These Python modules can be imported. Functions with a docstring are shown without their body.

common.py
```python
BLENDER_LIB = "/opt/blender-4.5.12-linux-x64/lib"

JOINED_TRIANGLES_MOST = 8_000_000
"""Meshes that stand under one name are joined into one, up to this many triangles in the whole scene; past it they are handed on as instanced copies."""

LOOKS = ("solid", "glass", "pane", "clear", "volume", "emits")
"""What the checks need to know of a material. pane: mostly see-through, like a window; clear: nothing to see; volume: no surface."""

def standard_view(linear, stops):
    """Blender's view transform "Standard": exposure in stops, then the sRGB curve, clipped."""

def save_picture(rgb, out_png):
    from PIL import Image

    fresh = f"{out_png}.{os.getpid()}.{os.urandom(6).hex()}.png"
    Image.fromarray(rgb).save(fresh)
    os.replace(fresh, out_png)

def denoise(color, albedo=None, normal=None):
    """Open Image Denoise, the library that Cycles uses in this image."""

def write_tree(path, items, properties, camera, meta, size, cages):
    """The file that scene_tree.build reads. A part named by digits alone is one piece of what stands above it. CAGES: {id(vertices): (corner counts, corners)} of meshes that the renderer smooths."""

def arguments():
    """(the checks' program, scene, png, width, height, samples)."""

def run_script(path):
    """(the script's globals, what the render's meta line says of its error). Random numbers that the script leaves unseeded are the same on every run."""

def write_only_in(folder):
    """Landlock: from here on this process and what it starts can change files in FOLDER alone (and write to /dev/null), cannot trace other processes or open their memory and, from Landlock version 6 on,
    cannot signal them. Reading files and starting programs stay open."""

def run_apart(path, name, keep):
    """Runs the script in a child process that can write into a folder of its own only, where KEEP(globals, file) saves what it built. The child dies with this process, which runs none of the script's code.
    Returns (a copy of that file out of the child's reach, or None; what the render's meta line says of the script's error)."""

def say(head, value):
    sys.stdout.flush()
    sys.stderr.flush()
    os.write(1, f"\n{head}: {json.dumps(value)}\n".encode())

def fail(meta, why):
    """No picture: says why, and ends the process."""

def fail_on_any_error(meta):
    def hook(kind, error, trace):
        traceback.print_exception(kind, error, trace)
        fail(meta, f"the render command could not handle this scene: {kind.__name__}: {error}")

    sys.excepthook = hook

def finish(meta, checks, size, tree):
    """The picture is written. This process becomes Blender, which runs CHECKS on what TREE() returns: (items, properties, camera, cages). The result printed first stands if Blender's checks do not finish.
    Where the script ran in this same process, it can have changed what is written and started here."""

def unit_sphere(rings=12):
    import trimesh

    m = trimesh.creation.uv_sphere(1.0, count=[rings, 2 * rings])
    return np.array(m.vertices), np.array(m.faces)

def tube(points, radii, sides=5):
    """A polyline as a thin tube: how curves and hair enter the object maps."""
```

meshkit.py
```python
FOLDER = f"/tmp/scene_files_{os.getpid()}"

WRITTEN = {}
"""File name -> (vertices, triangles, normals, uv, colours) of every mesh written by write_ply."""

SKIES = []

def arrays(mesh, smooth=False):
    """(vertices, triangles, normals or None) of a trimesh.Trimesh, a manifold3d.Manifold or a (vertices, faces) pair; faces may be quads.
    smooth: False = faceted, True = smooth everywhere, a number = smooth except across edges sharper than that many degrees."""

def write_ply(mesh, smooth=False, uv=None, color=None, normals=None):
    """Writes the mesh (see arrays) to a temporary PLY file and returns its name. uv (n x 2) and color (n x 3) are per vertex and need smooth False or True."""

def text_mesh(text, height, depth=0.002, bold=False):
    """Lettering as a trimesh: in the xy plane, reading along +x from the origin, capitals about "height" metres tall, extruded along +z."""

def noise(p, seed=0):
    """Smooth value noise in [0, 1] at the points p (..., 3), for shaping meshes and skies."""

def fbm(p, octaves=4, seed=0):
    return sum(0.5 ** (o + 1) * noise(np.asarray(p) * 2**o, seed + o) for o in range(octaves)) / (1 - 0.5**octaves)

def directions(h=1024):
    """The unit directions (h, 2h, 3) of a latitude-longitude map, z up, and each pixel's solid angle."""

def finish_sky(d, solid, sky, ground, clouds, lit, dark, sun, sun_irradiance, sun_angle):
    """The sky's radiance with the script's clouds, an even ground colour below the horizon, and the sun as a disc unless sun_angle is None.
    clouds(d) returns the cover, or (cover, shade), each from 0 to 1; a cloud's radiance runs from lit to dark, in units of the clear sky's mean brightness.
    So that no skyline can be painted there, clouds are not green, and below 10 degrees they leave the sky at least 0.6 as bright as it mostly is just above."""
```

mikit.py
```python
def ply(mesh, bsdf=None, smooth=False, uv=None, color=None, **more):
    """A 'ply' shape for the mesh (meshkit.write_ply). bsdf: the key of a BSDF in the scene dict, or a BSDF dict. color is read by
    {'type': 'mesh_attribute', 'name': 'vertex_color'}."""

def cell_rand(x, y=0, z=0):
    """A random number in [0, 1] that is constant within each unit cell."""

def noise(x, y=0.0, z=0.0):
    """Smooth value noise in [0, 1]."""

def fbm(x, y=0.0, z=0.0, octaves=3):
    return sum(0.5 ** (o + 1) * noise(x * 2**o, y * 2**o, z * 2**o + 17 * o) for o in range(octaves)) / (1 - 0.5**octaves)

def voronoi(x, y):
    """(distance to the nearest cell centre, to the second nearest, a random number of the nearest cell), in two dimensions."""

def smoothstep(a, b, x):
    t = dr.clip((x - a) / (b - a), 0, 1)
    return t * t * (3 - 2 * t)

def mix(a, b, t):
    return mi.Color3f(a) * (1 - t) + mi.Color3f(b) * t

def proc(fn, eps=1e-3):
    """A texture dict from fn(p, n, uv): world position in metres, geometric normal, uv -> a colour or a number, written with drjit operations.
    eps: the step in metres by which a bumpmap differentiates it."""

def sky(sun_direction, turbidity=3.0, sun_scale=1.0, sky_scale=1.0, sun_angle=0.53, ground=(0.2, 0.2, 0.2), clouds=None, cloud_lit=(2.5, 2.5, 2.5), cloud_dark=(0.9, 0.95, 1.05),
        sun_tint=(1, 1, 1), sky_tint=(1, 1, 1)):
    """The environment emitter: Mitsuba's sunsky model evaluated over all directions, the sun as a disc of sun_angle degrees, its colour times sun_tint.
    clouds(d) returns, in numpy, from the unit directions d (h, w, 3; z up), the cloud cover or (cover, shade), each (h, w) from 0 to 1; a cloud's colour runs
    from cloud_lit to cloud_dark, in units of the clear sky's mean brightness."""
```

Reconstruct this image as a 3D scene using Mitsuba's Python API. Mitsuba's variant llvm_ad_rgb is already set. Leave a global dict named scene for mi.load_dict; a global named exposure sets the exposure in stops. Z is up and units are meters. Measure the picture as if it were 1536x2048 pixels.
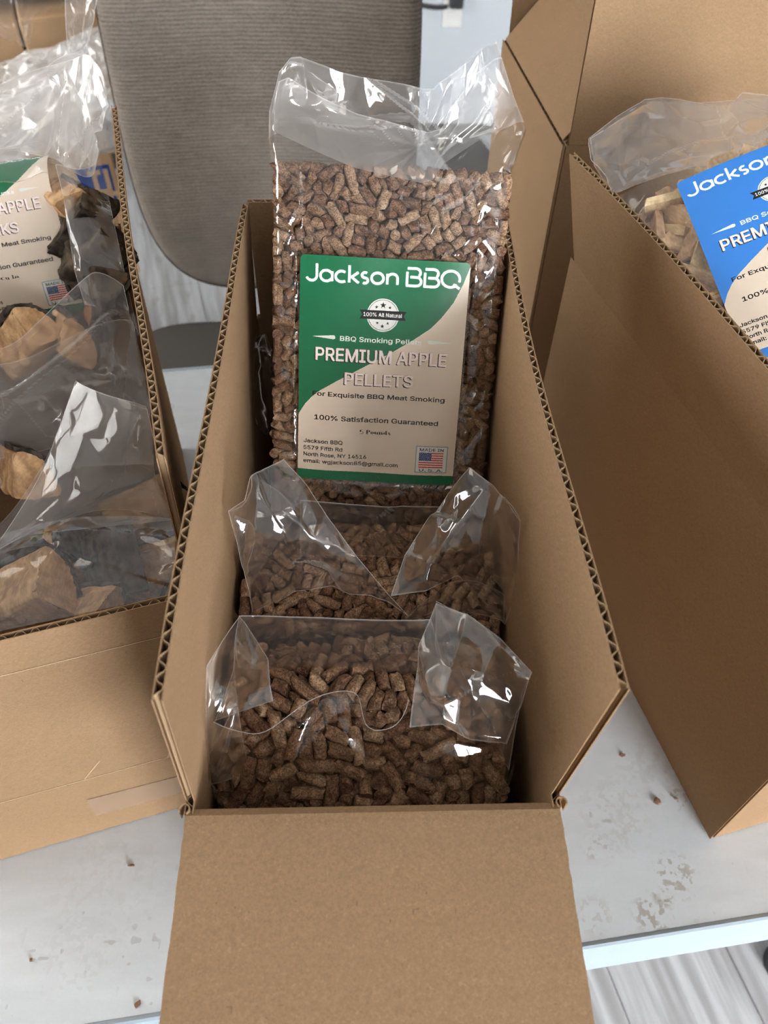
import math
import numpy as np, trimesh, drjit as dr, mitsuba as mi
import shapely
from shapely import affinity
from shapely.geometry import Polygon, LineString, Point, box as sbox
from shapely.ops import unary_union
from scipy.interpolate import RectBivariateSpline, LinearNDInterpolator, interp1d
from scipy.spatial import cKDTree, ConvexHull
import mikit, meshkit
from mikit import proc, noise, fbm, voronoi, cell_rand, smoothstep, mix

T = mi.ScalarTransform4f
scene, labels = {}, {}
A = lambda *v: np.array(v, float)

# ------------------------------------------------------------------ camera
CAM = A(-0.00463, -0.13167, 0.61946)
PITCH, YAW, ROLL, FPX = 0.86428, -0.04414, 0.0255, 1589.42
_cp, _sp, _cy, _sy = math.cos(PITCH), math.sin(PITCH), math.cos(YAW), math.sin(YAW)
FWD = A(-_sy * _cp, _cy * _cp, -_sp)
_r0 = A(_cy, _sy, 0)
_u0 = np.cross(_r0, FWD)
RIGHT = math.cos(ROLL) * _r0 + math.sin(ROLL) * _u0
UP = -math.sin(ROLL) * _r0 + math.cos(ROLL) * _u0
scene['camera'] = {'type': 'thinlens', 'fov': 2 * math.degrees(math.atan(768 / FPX)), 'fov_axis': 'x',
                   'aperture_radius': 0.0011, 'focus_distance': 0.45, 'near_clip': 0.01, 'far_clip': 50.0,
                   'to_world': T().look_at(origin=CAM.tolist(), target=(CAM + FWD).tolist(), up=UP.tolist())}
exposure = -0.22

# ------------------------------------------------------------------ light: daylight window behind, ceiling lamps
WINDOW_LIGHT = (43.0, 44.0, 45.5)
WINDOW2_LIGHT = (10.0, 9.9, 9.6)
LAMP_LIGHT = (1.0, .93, .82)


def ray(px, py):
    d = FWD + RIGHT * (px - 768) / FPX + UP * (1024 - py) / FPX
    return d


def at(px, py, x=None, y=None, z=None):
    d = ray(px, py)
    t = (x - CAM[0]) / d[0] if x is not None else (y - CAM[1]) / d[1] if y is not None else (z - CAM[2]) / d[2]
    return CAM + d * t


# ------------------------------------------------------------------ helpers
def numbered(name):
    if name not in labels and name not in scene and not any(k.startswith(name + '__') for k in scene):
        return name
    i = 1
    while True:
        k = f'{name}_{i:03d}'
        if k not in labels and k not in scene and not any(q.startswith(k + '__') for q in scene):
            return k
        i += 1


def put(key, mesh, bsdf, smooth=False, **more):
    key = numbered(key)
    scene[key] = mikit.ply(mesh, bsdf, smooth, **more)
    return key


def thing(name, label, category, group=None, kind=None):
    key = numbered(name)
    labels[key] = {'label': label}
    if category: labels[key]['category'] = category
    if group: labels[key]['group'] = group
    if kind: labels[key]['kind'] = kind
    return key


def cat(ms):
    return trimesh.util.concatenate(ms)


def bx(lo, hi):
    lo, hi = np.array(lo, float), np.array(hi, float)
    m = trimesh.creation.box(extents=hi - lo)
    m.apply_translation((lo + hi) / 2)
    return m


def bevel_box(lo, hi, r=0.002):
    import manifold3d as m3
    lo, hi = np.array(lo, float), np.array(hi, float)
    pts = []
    for a in (0, 1):
        for b in (0, 1):
            for c in (0, 1):
                p = np.where([a, b, c], hi - r, lo + r)
                s = np.where([a, b, c], 1, -1) * r
                for k in range(3):
                    q = p.copy(); q[k] += s[k]; pts.append(q)
    return trimesh.convex.convex_hull(np.array(pts))


def xf(mesh, M):
    m = mesh.copy(); m.apply_transform(M); return m


def rotz(a, o=(0, 0, 0)):
    M = np.eye(4); c, s = math.cos(a), math.sin(a)
    M[:2, :2] = [[c, -s], [s, c]]; M[:3, 3] = o
    return M


def grid_faces(nu, nv, flip=False):
    i, j = np.meshgrid(np.arange(nu - 1), np.arange(nv - 1), indexing='ij')
    a = (i * nv + j).ravel(); b = a + nv; c = b + 1; d = a + 1
    f = np.vstack([np.stack([a, b, c], 1), np.stack([a, c, d], 1)])
    return f[:, ::-1] if flip else f


def tube(points, r, sides=8):
    import common
    v, f = common.tube(np.array(points, float), r, sides)
    return trimesh.Trimesh(v, f, process=False)


# ------------------------------------------------------------------ materials
def two(d): return {'type': 'twosided', 'bsdf': d}
def rgb(*c): return {'type': 'rgb', 'value': list(c)}
def srgb(r, g, b):
    x = np.array([r, g, b], float) / 255
    return tuple(np.where(x < .04045, x / 12.92, ((x + .055) / 1.055) ** 2.4).tolist())


def principled(color, rough=.6, spec=.4, **k):
    return {'type': 'principled', 'base_color': color if isinstance(color, dict) else rgb(*color), 'roughness': rough, 'specular': spec, **k}


def matte(color): return {'type': 'diffuse', 'reflectance': color if isinstance(color, dict) else rgb(*color)}


def kraft_fn(base):
    b = mi.Color3f(*base)

    def fn(p, n, uv):
        g = noise(p.x * 2100, p.y * 2100, p.z * 2100)
        h = noise(p.x * 800 + 7, p.y * 800, p.z * 800)
        l = fbm(p.x * 26, p.y * 26 + 5, p.z * 26, 2)
        fib = noise(p.x * 2600 + 40 * h, p.y * 700, p.z * 700)
        spk = smoothstep(.80, .90, noise(p.x * 1100 + 9, p.y * 1500, p.z * 1500))
        drk = smoothstep(.93, .97, noise(p.x * 520 + 4, p.y * 520 + 8, p.z * 520))
        c = b * (0.72 + .22 * g + .14 * h + .07 * l + .15 * fib)
        c = mix(c, b * 1.45, .40 * spk)
        return mix(c, b * .45, .55 * drk)
    return fn


KRAFT = (.296, .192, .112)
scene['mat_kraft'] = two(matte(proc(kraft_fn(KRAFT))))
scene['mat_kraft_flute'] = two(matte(rgb(.36, .25, .15)))
scene['mat_carton'] = two(matte(proc(kraft_fn((.55, .36, .21)))))
FILM_IOR = 1.8
HAZE = {'type': 'principledthin', 'base_color': rgb(.95, .95, .95), 'diff_trans': .8, 'roughness': .5, 'spec_trans': 0.0}


def film_bsdf(base, rim, fold, ior=1.5):
    # uv carries (distance to the sheet's cut edge in metres, crease sharpness): cut edges and creases of film are whiter
    return {'type': 'blendbsdf', 'weight': proc(lambda p, n, uv: base + rim * (1 - smoothstep(.0003, .0010, uv.x)) + fold * smoothstep(.45, 1.3, uv.y)), 'a': {'type': 'thindielectric', 'int_ior': ior}, 'b': HAZE}


scene['mat_film'] = {'type': 'thindielectric', 'int_ior': 1.65}
scene['mat_film_clear'] = {'type': 'thindielectric', 'int_ior': FILM_IOR}
scene['mat_film_loose'] = film_bsdf(.024, .10, .07, 1.8)
scene['mat_film_head'] = film_bsdf(.095, .10, .12, 1.9)
scene['mat_film_left'] = film_bsdf(.075, .12, .06, 1.36)
scene['mat_film_milky'] = film_bsdf(.13, .30, .12)
scene['mat_film_edge'] = {'type': 'blendbsdf', 'weight': .20, 'a': {'type': 'thindielectric', 'int_ior': 1.5}, 'b': HAZE}



def pellet_fn(base, light):
    def fn(p, n, uv):
        a = fbm(p.x * 1500, p.y * 1500, p.z * 1500, 2)
        b = noise(p.x * 420 + 5, p.y * 420, p.z * 420)
        c = noise(p.x * 5200, p.y * 3000, p.z * 3000)
        t = smoothstep(.28, .78, .58 * a + .20 * b + .22 * c)
        return mix(mi.Color3f(*base), mi.Color3f(*light), t) * (.54 + .25 * b + .28 * c)
    return fn


PEL = [((.100, .053, .033), (.36, .22, .137)), ((.150, .088, .054), (.48, .315, .20)), ((.078, .040, .027), (.27, .155, .097))]
for i, (b, l) in enumerate(PEL):
    scene[f'mat_pellet{i}'] = two(matte(proc(pellet_fn(b, l))))
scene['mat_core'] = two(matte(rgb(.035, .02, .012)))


def table_fn(p, n, uv):
    base = mi.Color3f(.56, .595, .625)
    g = fbm(p.x * 30, p.y * 110, p.z * 30, 3)
    c = base * (.93 + .12 * g)
    c = c * (.985 + .03 * noise(p.x * 900, p.y * 900, 1.0))
    spots = [(.226, .040, .017, .55), (.203, .014, .015, .6), (.213, .026, .008, .7), (.172, .060, .012, .35), (.160, .014, .014, .25), (.242, .098, .010, .5), (.19, .085, .03, .16), (-.19, .04, .05, .07), (-.205, -.005, .03, .10), (.23, .12, .03, .12)]
    m = mi.Float(0)
    for x, y, r, s in spots:
        d = dr.sqrt(dr.square(p.x - x) + dr.square((p.y - y) * 1.0)) / r
        q = fbm(p.x * 260 + x * 91, p.y * 260, 2.0, 4)
        m = dr.maximum(m, s * (1 - smoothstep(.5, 1.25, d)) * smoothstep(.50, .64, q))
    c = mix(c, mi.Color3f(.24, .21, .15), m)
    sp = smoothstep(.84, .90, noise(p.x * 210, p.y * 210, 7.0)) * smoothstep(.5, .7, fbm(p.x * 22, p.y * 22, 3.0, 2))
    return mix(c, mi.Color3f(.2, .17, .13), .3 * sp)


scene['mat_table'] = two(principled(proc(table_fn), .42, .45))
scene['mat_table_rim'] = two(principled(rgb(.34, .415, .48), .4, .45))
scene['mat_metal'] = two(principled(rgb(.45, .46, .48), .4, .5))


def plank_fn(p, n, uv):
    a = -.245
    x = p.x * math.cos(a) - p.y * math.sin(a)
    y = p.x * math.sin(a) + p.y * math.cos(a)
    g = fbm(x * 60, y * 4, 1.0, 4)
    g2 = fbm(x * 220, y * 9, 3.0, 3)
    c = mix(mi.Color3f(.33, .325, .325), mi.Color3f(.50, .50, .51), smoothstep(.25, .75, g))
    c = c * (.85 + .3 * g2)
    k = smoothstep(.66, .8, fbm(x * 30, y * 14, 9.0, 3))
    return mix(c, mi.Color3f(.25, .21, .18), .35 * k)


scene['mat_plank'] = two(principled(proc(plank_fn), .5, .4))
scene['mat_subfloor'] = two(matte(rgb(.08, .075, .07)))
scene['mat_wall'] = two(matte(rgb(.60, .645, .69)))
scene['mat_white'] = two(matte(rgb(.55, .54, .52)))
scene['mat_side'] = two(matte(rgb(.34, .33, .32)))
scene['mat_frame'] = two(principled(rgb(.75, .75, .75), .5, .3))


def fabric_fn(p, n, uv):
    w = noise(p.x * 420, p.z * 1500 + p.y * 800, 3.0)
    v = fbm(p.x * 60, p.z * 420, p.y * 60, 3)
    rows = .5 + .5 * dr.sin(p.z * 2 * math.pi / .0052 + 1.2 * noise(p.x * 60, p.z * 60, 2.0))
    wx = .5 + .5 * dr.sin(p.x * 2 * math.pi / .0026)
    l = fbm(p.x * 14, p.z * 14, p.y * 14, 3)
    t = .30 * rows + .12 * wx + .30 * w + .28 * v
    return mix(mi.Color3f(.060, .050, .042), mi.Color3f(.37, .32, .275), t) * (.78 + .44 * l)


scene['mat_fabric'] = two(matte(proc(fabric_fn)))
scene['mat_black'] = two(principled(rgb(.02, .022, .024), .5, .4))
scene['mat_outlet'] = two(principled(rgb(.78, .78, .76), .4, .4))
scene['mat_blue_print'] = two(principled(rgb(.02, .06, .28), .6, .3))
scene['mat_tan_print'] = two(principled(rgb(.60, .42, .27), .7, .2))
scene['mat_label'] = two(principled({'type': 'mesh_attribute', 'name': 'vertex_color'}, .32, .5, clearcoat=.35, clearcoat_gloss=.85))


def wood_fn(base, dark, fx):
    def fn(p, n, uv):
        g = fbm(p.x * 240 + p.z * 90, p.y * 160, p.z * fx, 4)
        f = noise(p.x * 900, p.y * 300, p.z * 900)
        m = fbm(p.x * 35, p.y * 35, p.z * 35, 2)
        return mix(mi.Color3f(*dark), mi.Color3f(*base), smoothstep(.25, .72, g)) * (.7 + .3 * f + .3 * m)
    return fn


scene['mat_chip0'] = two(principled(proc(wood_fn((.70, .50, .29), (.50, .33, .18), 40)), .7, .3))
scene['mat_chip1'] = two(principled(proc(wood_fn((.62, .41, .25), (.44, .27, .15), 60)), .7, .3))
scene['mat_chip2'] = two(principled(proc(wood_fn((.76, .60, .36), (.58, .42, .22), 30)), .7, .3))
scene['mat_chunk'] = two(principled(proc(wood_fn((.60, .38, .20), (.36, .20, .10), 50)), .7, .3))


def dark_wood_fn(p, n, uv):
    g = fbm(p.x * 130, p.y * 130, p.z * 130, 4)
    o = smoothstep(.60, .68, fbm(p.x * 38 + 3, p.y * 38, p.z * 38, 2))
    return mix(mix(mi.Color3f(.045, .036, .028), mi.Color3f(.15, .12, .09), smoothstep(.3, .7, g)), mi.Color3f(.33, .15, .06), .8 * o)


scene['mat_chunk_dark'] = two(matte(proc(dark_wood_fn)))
scene['mat_bark'] = two(matte(proc(wood_fn((.10, .082, .07), (.025, .02, .018), 200))))
scene['mat_crumb'] = two(principled(rgb(.17, .10, .06), .8, .2))
scene['mat_tape'] = two(principled(rgb(.272, .182, .115), .35, .4))
scene['mat_score'] = two(principled(rgb(.46, .33, .21), .8, .2))

# ------------------------------------------------------------------ room
ROOM = dict(x0=-2.3, x1=2.4, y0=-2.6, y1=3.0, z0=-.74, z1=1.75)


def structure(name, mesh, bsdf, **k):
    key = put(name, mesh, bsdf, **k); labels[key] = {'kind': 'structure', 'label': k.get('label', name.replace('_', ' '))}
    return key


R_ = ROOM
fl = structure('floor', bx((R_['x0'], R_['y0'], R_['z0'] - .05), (R_['x1'], R_['y1'], R_['z0'] - .003)), 'mat_subfloor')
labels['floor']['label'] = 'grey wood-look laminate plank floor below the table'
rng = np.random.default_rng(5)
PA = .245  # planks run at this angle to the boxes' axis
plank_cache = {}
cP, sP = math.cos(PA), math.sin(PA)
Pw, Pl = .19, 1.22
for i in range(-16, 17):
    off = (i * .37 % 1) * Pl
    for j in range(-4, 4):
        lx, ly = i * Pw, j * Pl + off
        cx, cy = lx + Pw / 2, ly + Pl / 2
        X, Y_ = cx * cP - cy * sP, cx * sP + cy * cP
        if not (R_['x0'] < X < R_['x1'] and -1.0 < Y_ < R_['y1'] - .1): continue
        if 'p' not in plank_cache:
            plank_cache['p'] = mikit.ply(bevel_box((-Pw / 2 + .0006, -Pl / 2 + .0006, -.006), (Pw / 2 - .0006, Pl / 2 - .0006, 0), .0012), 'mat_plank')
        if abs(X) > R_['x1'] - .35 or Y_ > R_['y1'] - .1: continue
        k = numbered('floor__plank')
        scene[k] = {**plank_cache['p'], 'to_world': T().translate([X, Y_, R_['z0']]).rotate([0, 0, 1], math.degrees(PA))}
structure('wall_back', bx((R_['x0'], R_['y1'], R_['z0']), (R_['x1'], R_['y1'] + .1, R_['z1'])), 'mat_wall')
labels['wall_back']['label'] = 'pale blue-grey painted wall behind the chair'
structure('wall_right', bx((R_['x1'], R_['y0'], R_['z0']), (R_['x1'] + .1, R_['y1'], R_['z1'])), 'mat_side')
structure('ceiling', bx((R_['x0'], R_['y0'], R_['z1']), (R_['x1'], R_['y1'], R_['z1'] + .1)), 'mat_white')


def wall_with_holes(x0, x1, z0, z1, y0, y1, holes):
    poly = sbox(x0, z0, x1, z1)
    for h in holes: poly = poly.difference(sbox(*h))
    m = trimesh.creation.extrude_polygon(poly, y1 - y0, engine='earcut')
    v = m.vertices.copy()
    m.vertices = np.stack([v[:, 0], y0 + v[:, 2], v[:, 1]], 1)
    m.faces = m.faces[:, ::-1]
    return m


WIN = (1.0, .05, 2.3, 1.6)        # in the front wall: x0, z0, x1, z1
WIN_LEFT = (-.35, .05, 1.15, 1.6)  # in the left wall: y0, z0, y1, z1
structure('wall_front', wall_with_holes(R_['x0'], R_['x1'], R_['z0'], R_['z1'], R_['y0'] - .1, R_['y0'], [WIN]), 'mat_white')
wl = wall_with_holes(R_['y0'], R_['y1'], R_['z0'], R_['z1'], 0, .1, [WIN_LEFT])
wl.vertices = np.c_[R_['x0'] - wl.vertices[:, 1], wl.vertices[:, 0], wl.vertices[:, 2]]
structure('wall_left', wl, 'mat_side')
for n, (w, L) in enumerate(((WIN, WINDOW_LIGHT), (WIN_LEFT, WINDOW2_LIGHT))):
    a0, z0, a1, z1 = w
    q = -.06
    parts = [bx((a0, q + .005, z0), (a0 + .05, q + .05, z1)), bx((a1 - .05, q + .005, z0), (a1, q + .05, z1)), bx((a0, q + .005, z0), (a1, q + .05, z0 + .05)), bx((a0, q + .005, z1 - .05), (a1, q + .05, z1)),
             bx(((a0 + a1) / 2 - .02, q + .005, z0), ((a0 + a1) / 2 + .02, q + .05, z1))]
    fr = cat(parts)
    pane = trimesh.Trimesh([[a0, q, z0], [a1, q, z0], [a1, q, z1], [a0, q, z1]], [[0, 2, 1], [0, 3, 2]], process=False)
    for m in (fr, pane):
        v = m.vertices
        m.vertices = np.c_[v[:, 0], R_['y0'] + v[:, 1], v[:, 2]] if n == 0 else np.c_[R_['x0'] + v[:, 1], v[:, 0], v[:, 2]]
    if n == 1: pane.faces = pane.faces[:, ::-1]
    key = put(f'window_{n + 1}', pane, 'mat_white', emitter={'type': 'area', 'radiance': rgb(*L)})
    labels[key] = {'kind': 'structure', 'label': 'bright daylight window'}
    put(f'window_{n + 1}__frame', fr, 'mat_frame')
for i, (x, y) in enumerate([(.45, -1.35), (1.5, -.7), (-1.15, 1.25)]):
    k = thing('ceiling_lamp', f'white ceiling panel lamp, {("nearest the window wall", "nearest the right wall", "nearest the left wall")[i]}', 'lamp')
    z = R_['z1']
    scene[k + '__diffuser'] = mikit.ply(trimesh.Trimesh([[x - .3, y - .3, z - .03], [x + .3, y - .3, z - .03], [x + .3, y + .3, z - .03], [x - .3, y + .3, z - .03]], [[0, 2, 1], [0, 3, 2]], process=False), 'mat_white', emitter={'type': 'area', 'radiance': rgb(*[c * (2.2, 1.8, 1.8)[i] for c in LAMP_LIGHT])})
    f = [bx((x - .33, y - .33, z - .04), (x - .3, y + .33, z)), bx((x + .3, y - .33, z - .04), (x + .33, y + .33, z)), bx((x - .3, y - .33, z - .04), (x + .3, y - .3, z)), bx((x - .3, y + .3, z - .04), (x + .3, y + .33, z))]
    scene[k + '__frame'] = mikit.ply(cat(f), 'mat_frame')

# ------------------------------------------------------------------ table
TY = .1205  # table's turn against the middle box
ct, st = math.cos(TY), math.sin(TY)
TM = rotz(TY, (.146, -.0135, 0))   # table frame: x along the near edge, y to the far edge
tb = thing('folding_table', 'white plastic folding table with a stained top that carries the open boxes', 'table')
TX0, TX1, TD = -.80, .72, .685
prof = [(0.0, -.0006), (.0012, .0004), (.0030, .0010), (.0048, .0004), (.0056, -.0012), (.0072, -.0065), (.0092, -.0140), (.0102, -.0185), (.0106, -.0240), (.0112, -.0400), (.0100, -.0420)]


def rim_path(off):
    r = .035 + off
    pts = []
    for cx, cy, a0 in ((TX1 - .035, .035, -90), (TX1 - .035, TD - .035, 0), (TX0 + .035, TD - .035, 90), (TX0 + .035, .035, 180)):
        for a in np.linspace(a0, a0 + 90, 8):
            pts.append((cx + r * math.cos(math.radians(a)), cy + r * math.sin(math.radians(a))))
    return np.array(pts)


rings = [np.c_[rim_path(o - .0104), np.full(32, z)] for o, z in prof]
v = np.vstack(rings); n = 32
f = []
for a in range(len(rings) - 1):
    for b in range(n):
        p, q = a * n + b, a * n + (b + 1) % n
        f += [[p, p + n, q + n], [p, q + n, q]]
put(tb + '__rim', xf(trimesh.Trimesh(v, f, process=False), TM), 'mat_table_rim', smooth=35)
top = rim_path(-.010)
tm = trimesh.creation.extrude_polygon(Polygon(top).buffer(-.0002), .03, engine='earcut'); tm.apply_translation((0, 0, -.0301))
put(tb + '__table_top', xf(tm, TM), 'mat_table')
for x in (TX0 + .16, TX1 - .16):
    lg = [tube([(x, y, -.03), (x, y, -.728)], .014) for y in (.12, TD - .12)] + [tube([(x, .12, -.5), (x, TD - .12, -.5)], .011), tube([(x, .12, -.05), (x, TD - .12, -.05)], .011)]
    k = put(tb + '__leg', xf(cat(lg), TM), 'mat_metal', smooth=40)
    ft = [trimesh.creation.cylinder(.017, .03, transform=np.array([[1, 0, 0, x], [0, 1, 0, y], [0, 0, 1, -.725], [0, 0, 0, 1]])) for y in (.12, TD - .12)]
    put(k + '__foot', xf(cat(ft), TM), 'mat_black')


# ------------------------------------------------------------------ corrugated cardboard
def panel(fn, s0, s1, t1, th=.004, pitch=.0086, nt=3, seed=0, skin=.0005, ns=24, jag=0.0):
    """Corrugated sheet. fn(s, t, n) -> points; s across the flutes (metres), t along them in 0..1 (scaled by t1), n through the thickness.
    s0, s1: numbers or functions of t giving the two edges parallel to the flutes."""
    r = np.random.default_rng(seed)
    S0 = s0 if callable(s0) else (lambda t: s0 + 0 * t)
    S1 = s1 if callable(s1) else (lambda t: s1 + 0 * t)
    out = []
    tt = np.linspace(0, 1, nt)
    for n0, n1 in ((0, skin), (th - skin, th)):
        g = np.linspace(0, 1, ns)
        j0, j1 = r.normal(0, jag, nt), r.normal(0, jag, nt)
        Tm, G = np.meshgrid(tt, g, indexing='ij')
        S = (S0(Tm) + j0[:, None]) * (1 - G) + (S1(Tm) + j1[:, None]) * G
        a = fn(S.ravel(), Tm.ravel() * t1, n0 + 0 * S.ravel()); b = fn(S.ravel(), Tm.ravel() * t1, n1 + 0 * S.ravel())
        m = len(a)
        F = [grid_faces(nt, ns, True), grid_faces(nt, ns) + m]
        idx = np.arange(m).reshape(nt, ns)
        for e in (idx[0], idx[-1], idx[:, 0], idx[:, -1]):
            p, q = e[:-1], e[1:]
            F += [np.stack([p, q, q + m], 1), np.stack([p, q + m, p + m], 1)]
        out.append(trimesh.Trimesh(np.vstack([a, b]), np.vstack(F), process=False))
    # fluted medium
    lo, hi = min(S0(0.0), S0(1.0)), max(S1(0.0), S1(1.0))
    k = max(4, int((hi - lo) / pitch * 8))
    s = np.linspace(lo, hi, k)
    ph = s / pitch * 2 * math.pi
    nper = int((hi - lo) / pitch) + 3
    jit = np.interp(s, lo + np.arange(nper) * pitch, r.normal(0, .9, nper))
    c = np.tanh(1.6 * np.sin(ph + jit * .5)) / math.tanh(1.6)
    n = th / 2 + (th / 2 - skin * 1.1) * c
    ds, dn = np.gradient(s), np.gradient(n)
    L = np.hypot(ds, dn); hs, hn = -dn / L * .00016, ds / L * .00016
    rows = []
    for t in tt:
        ok0, ok1 = S0(t) + .0004, S1(t) - .0004
        for sg in (1, -1):
            sc = np.clip(s + sg * hs, ok0, ok1)
            rows.append(fn(sc, np.full(k, t * t1) - (.0006 * (t == 1)) + (.0006 * (t == 0)), n + sg * hn))
    v = np.vstack(rows); F = []
    I = np.arange(k - 1)
    def quad(ra, rb): return [np.stack([ra * k + I, ra * k + I + 1, rb * k + I + 1], 1), np.stack([ra * k + I, rb * k + I + 1, rb * k + I], 1)]
    for a in range(nt - 1):
        F += quad(2 * a, 2 * a + 2) + quad(2 * a + 1, 2 * a + 3)
    F += quad(0, 1) + quad(2 * nt - 2, 2 * nt - 1)
    flute = trimesh.Trimesh(v, np.vstack(F), process=False)
    return cat(out), flute


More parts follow.
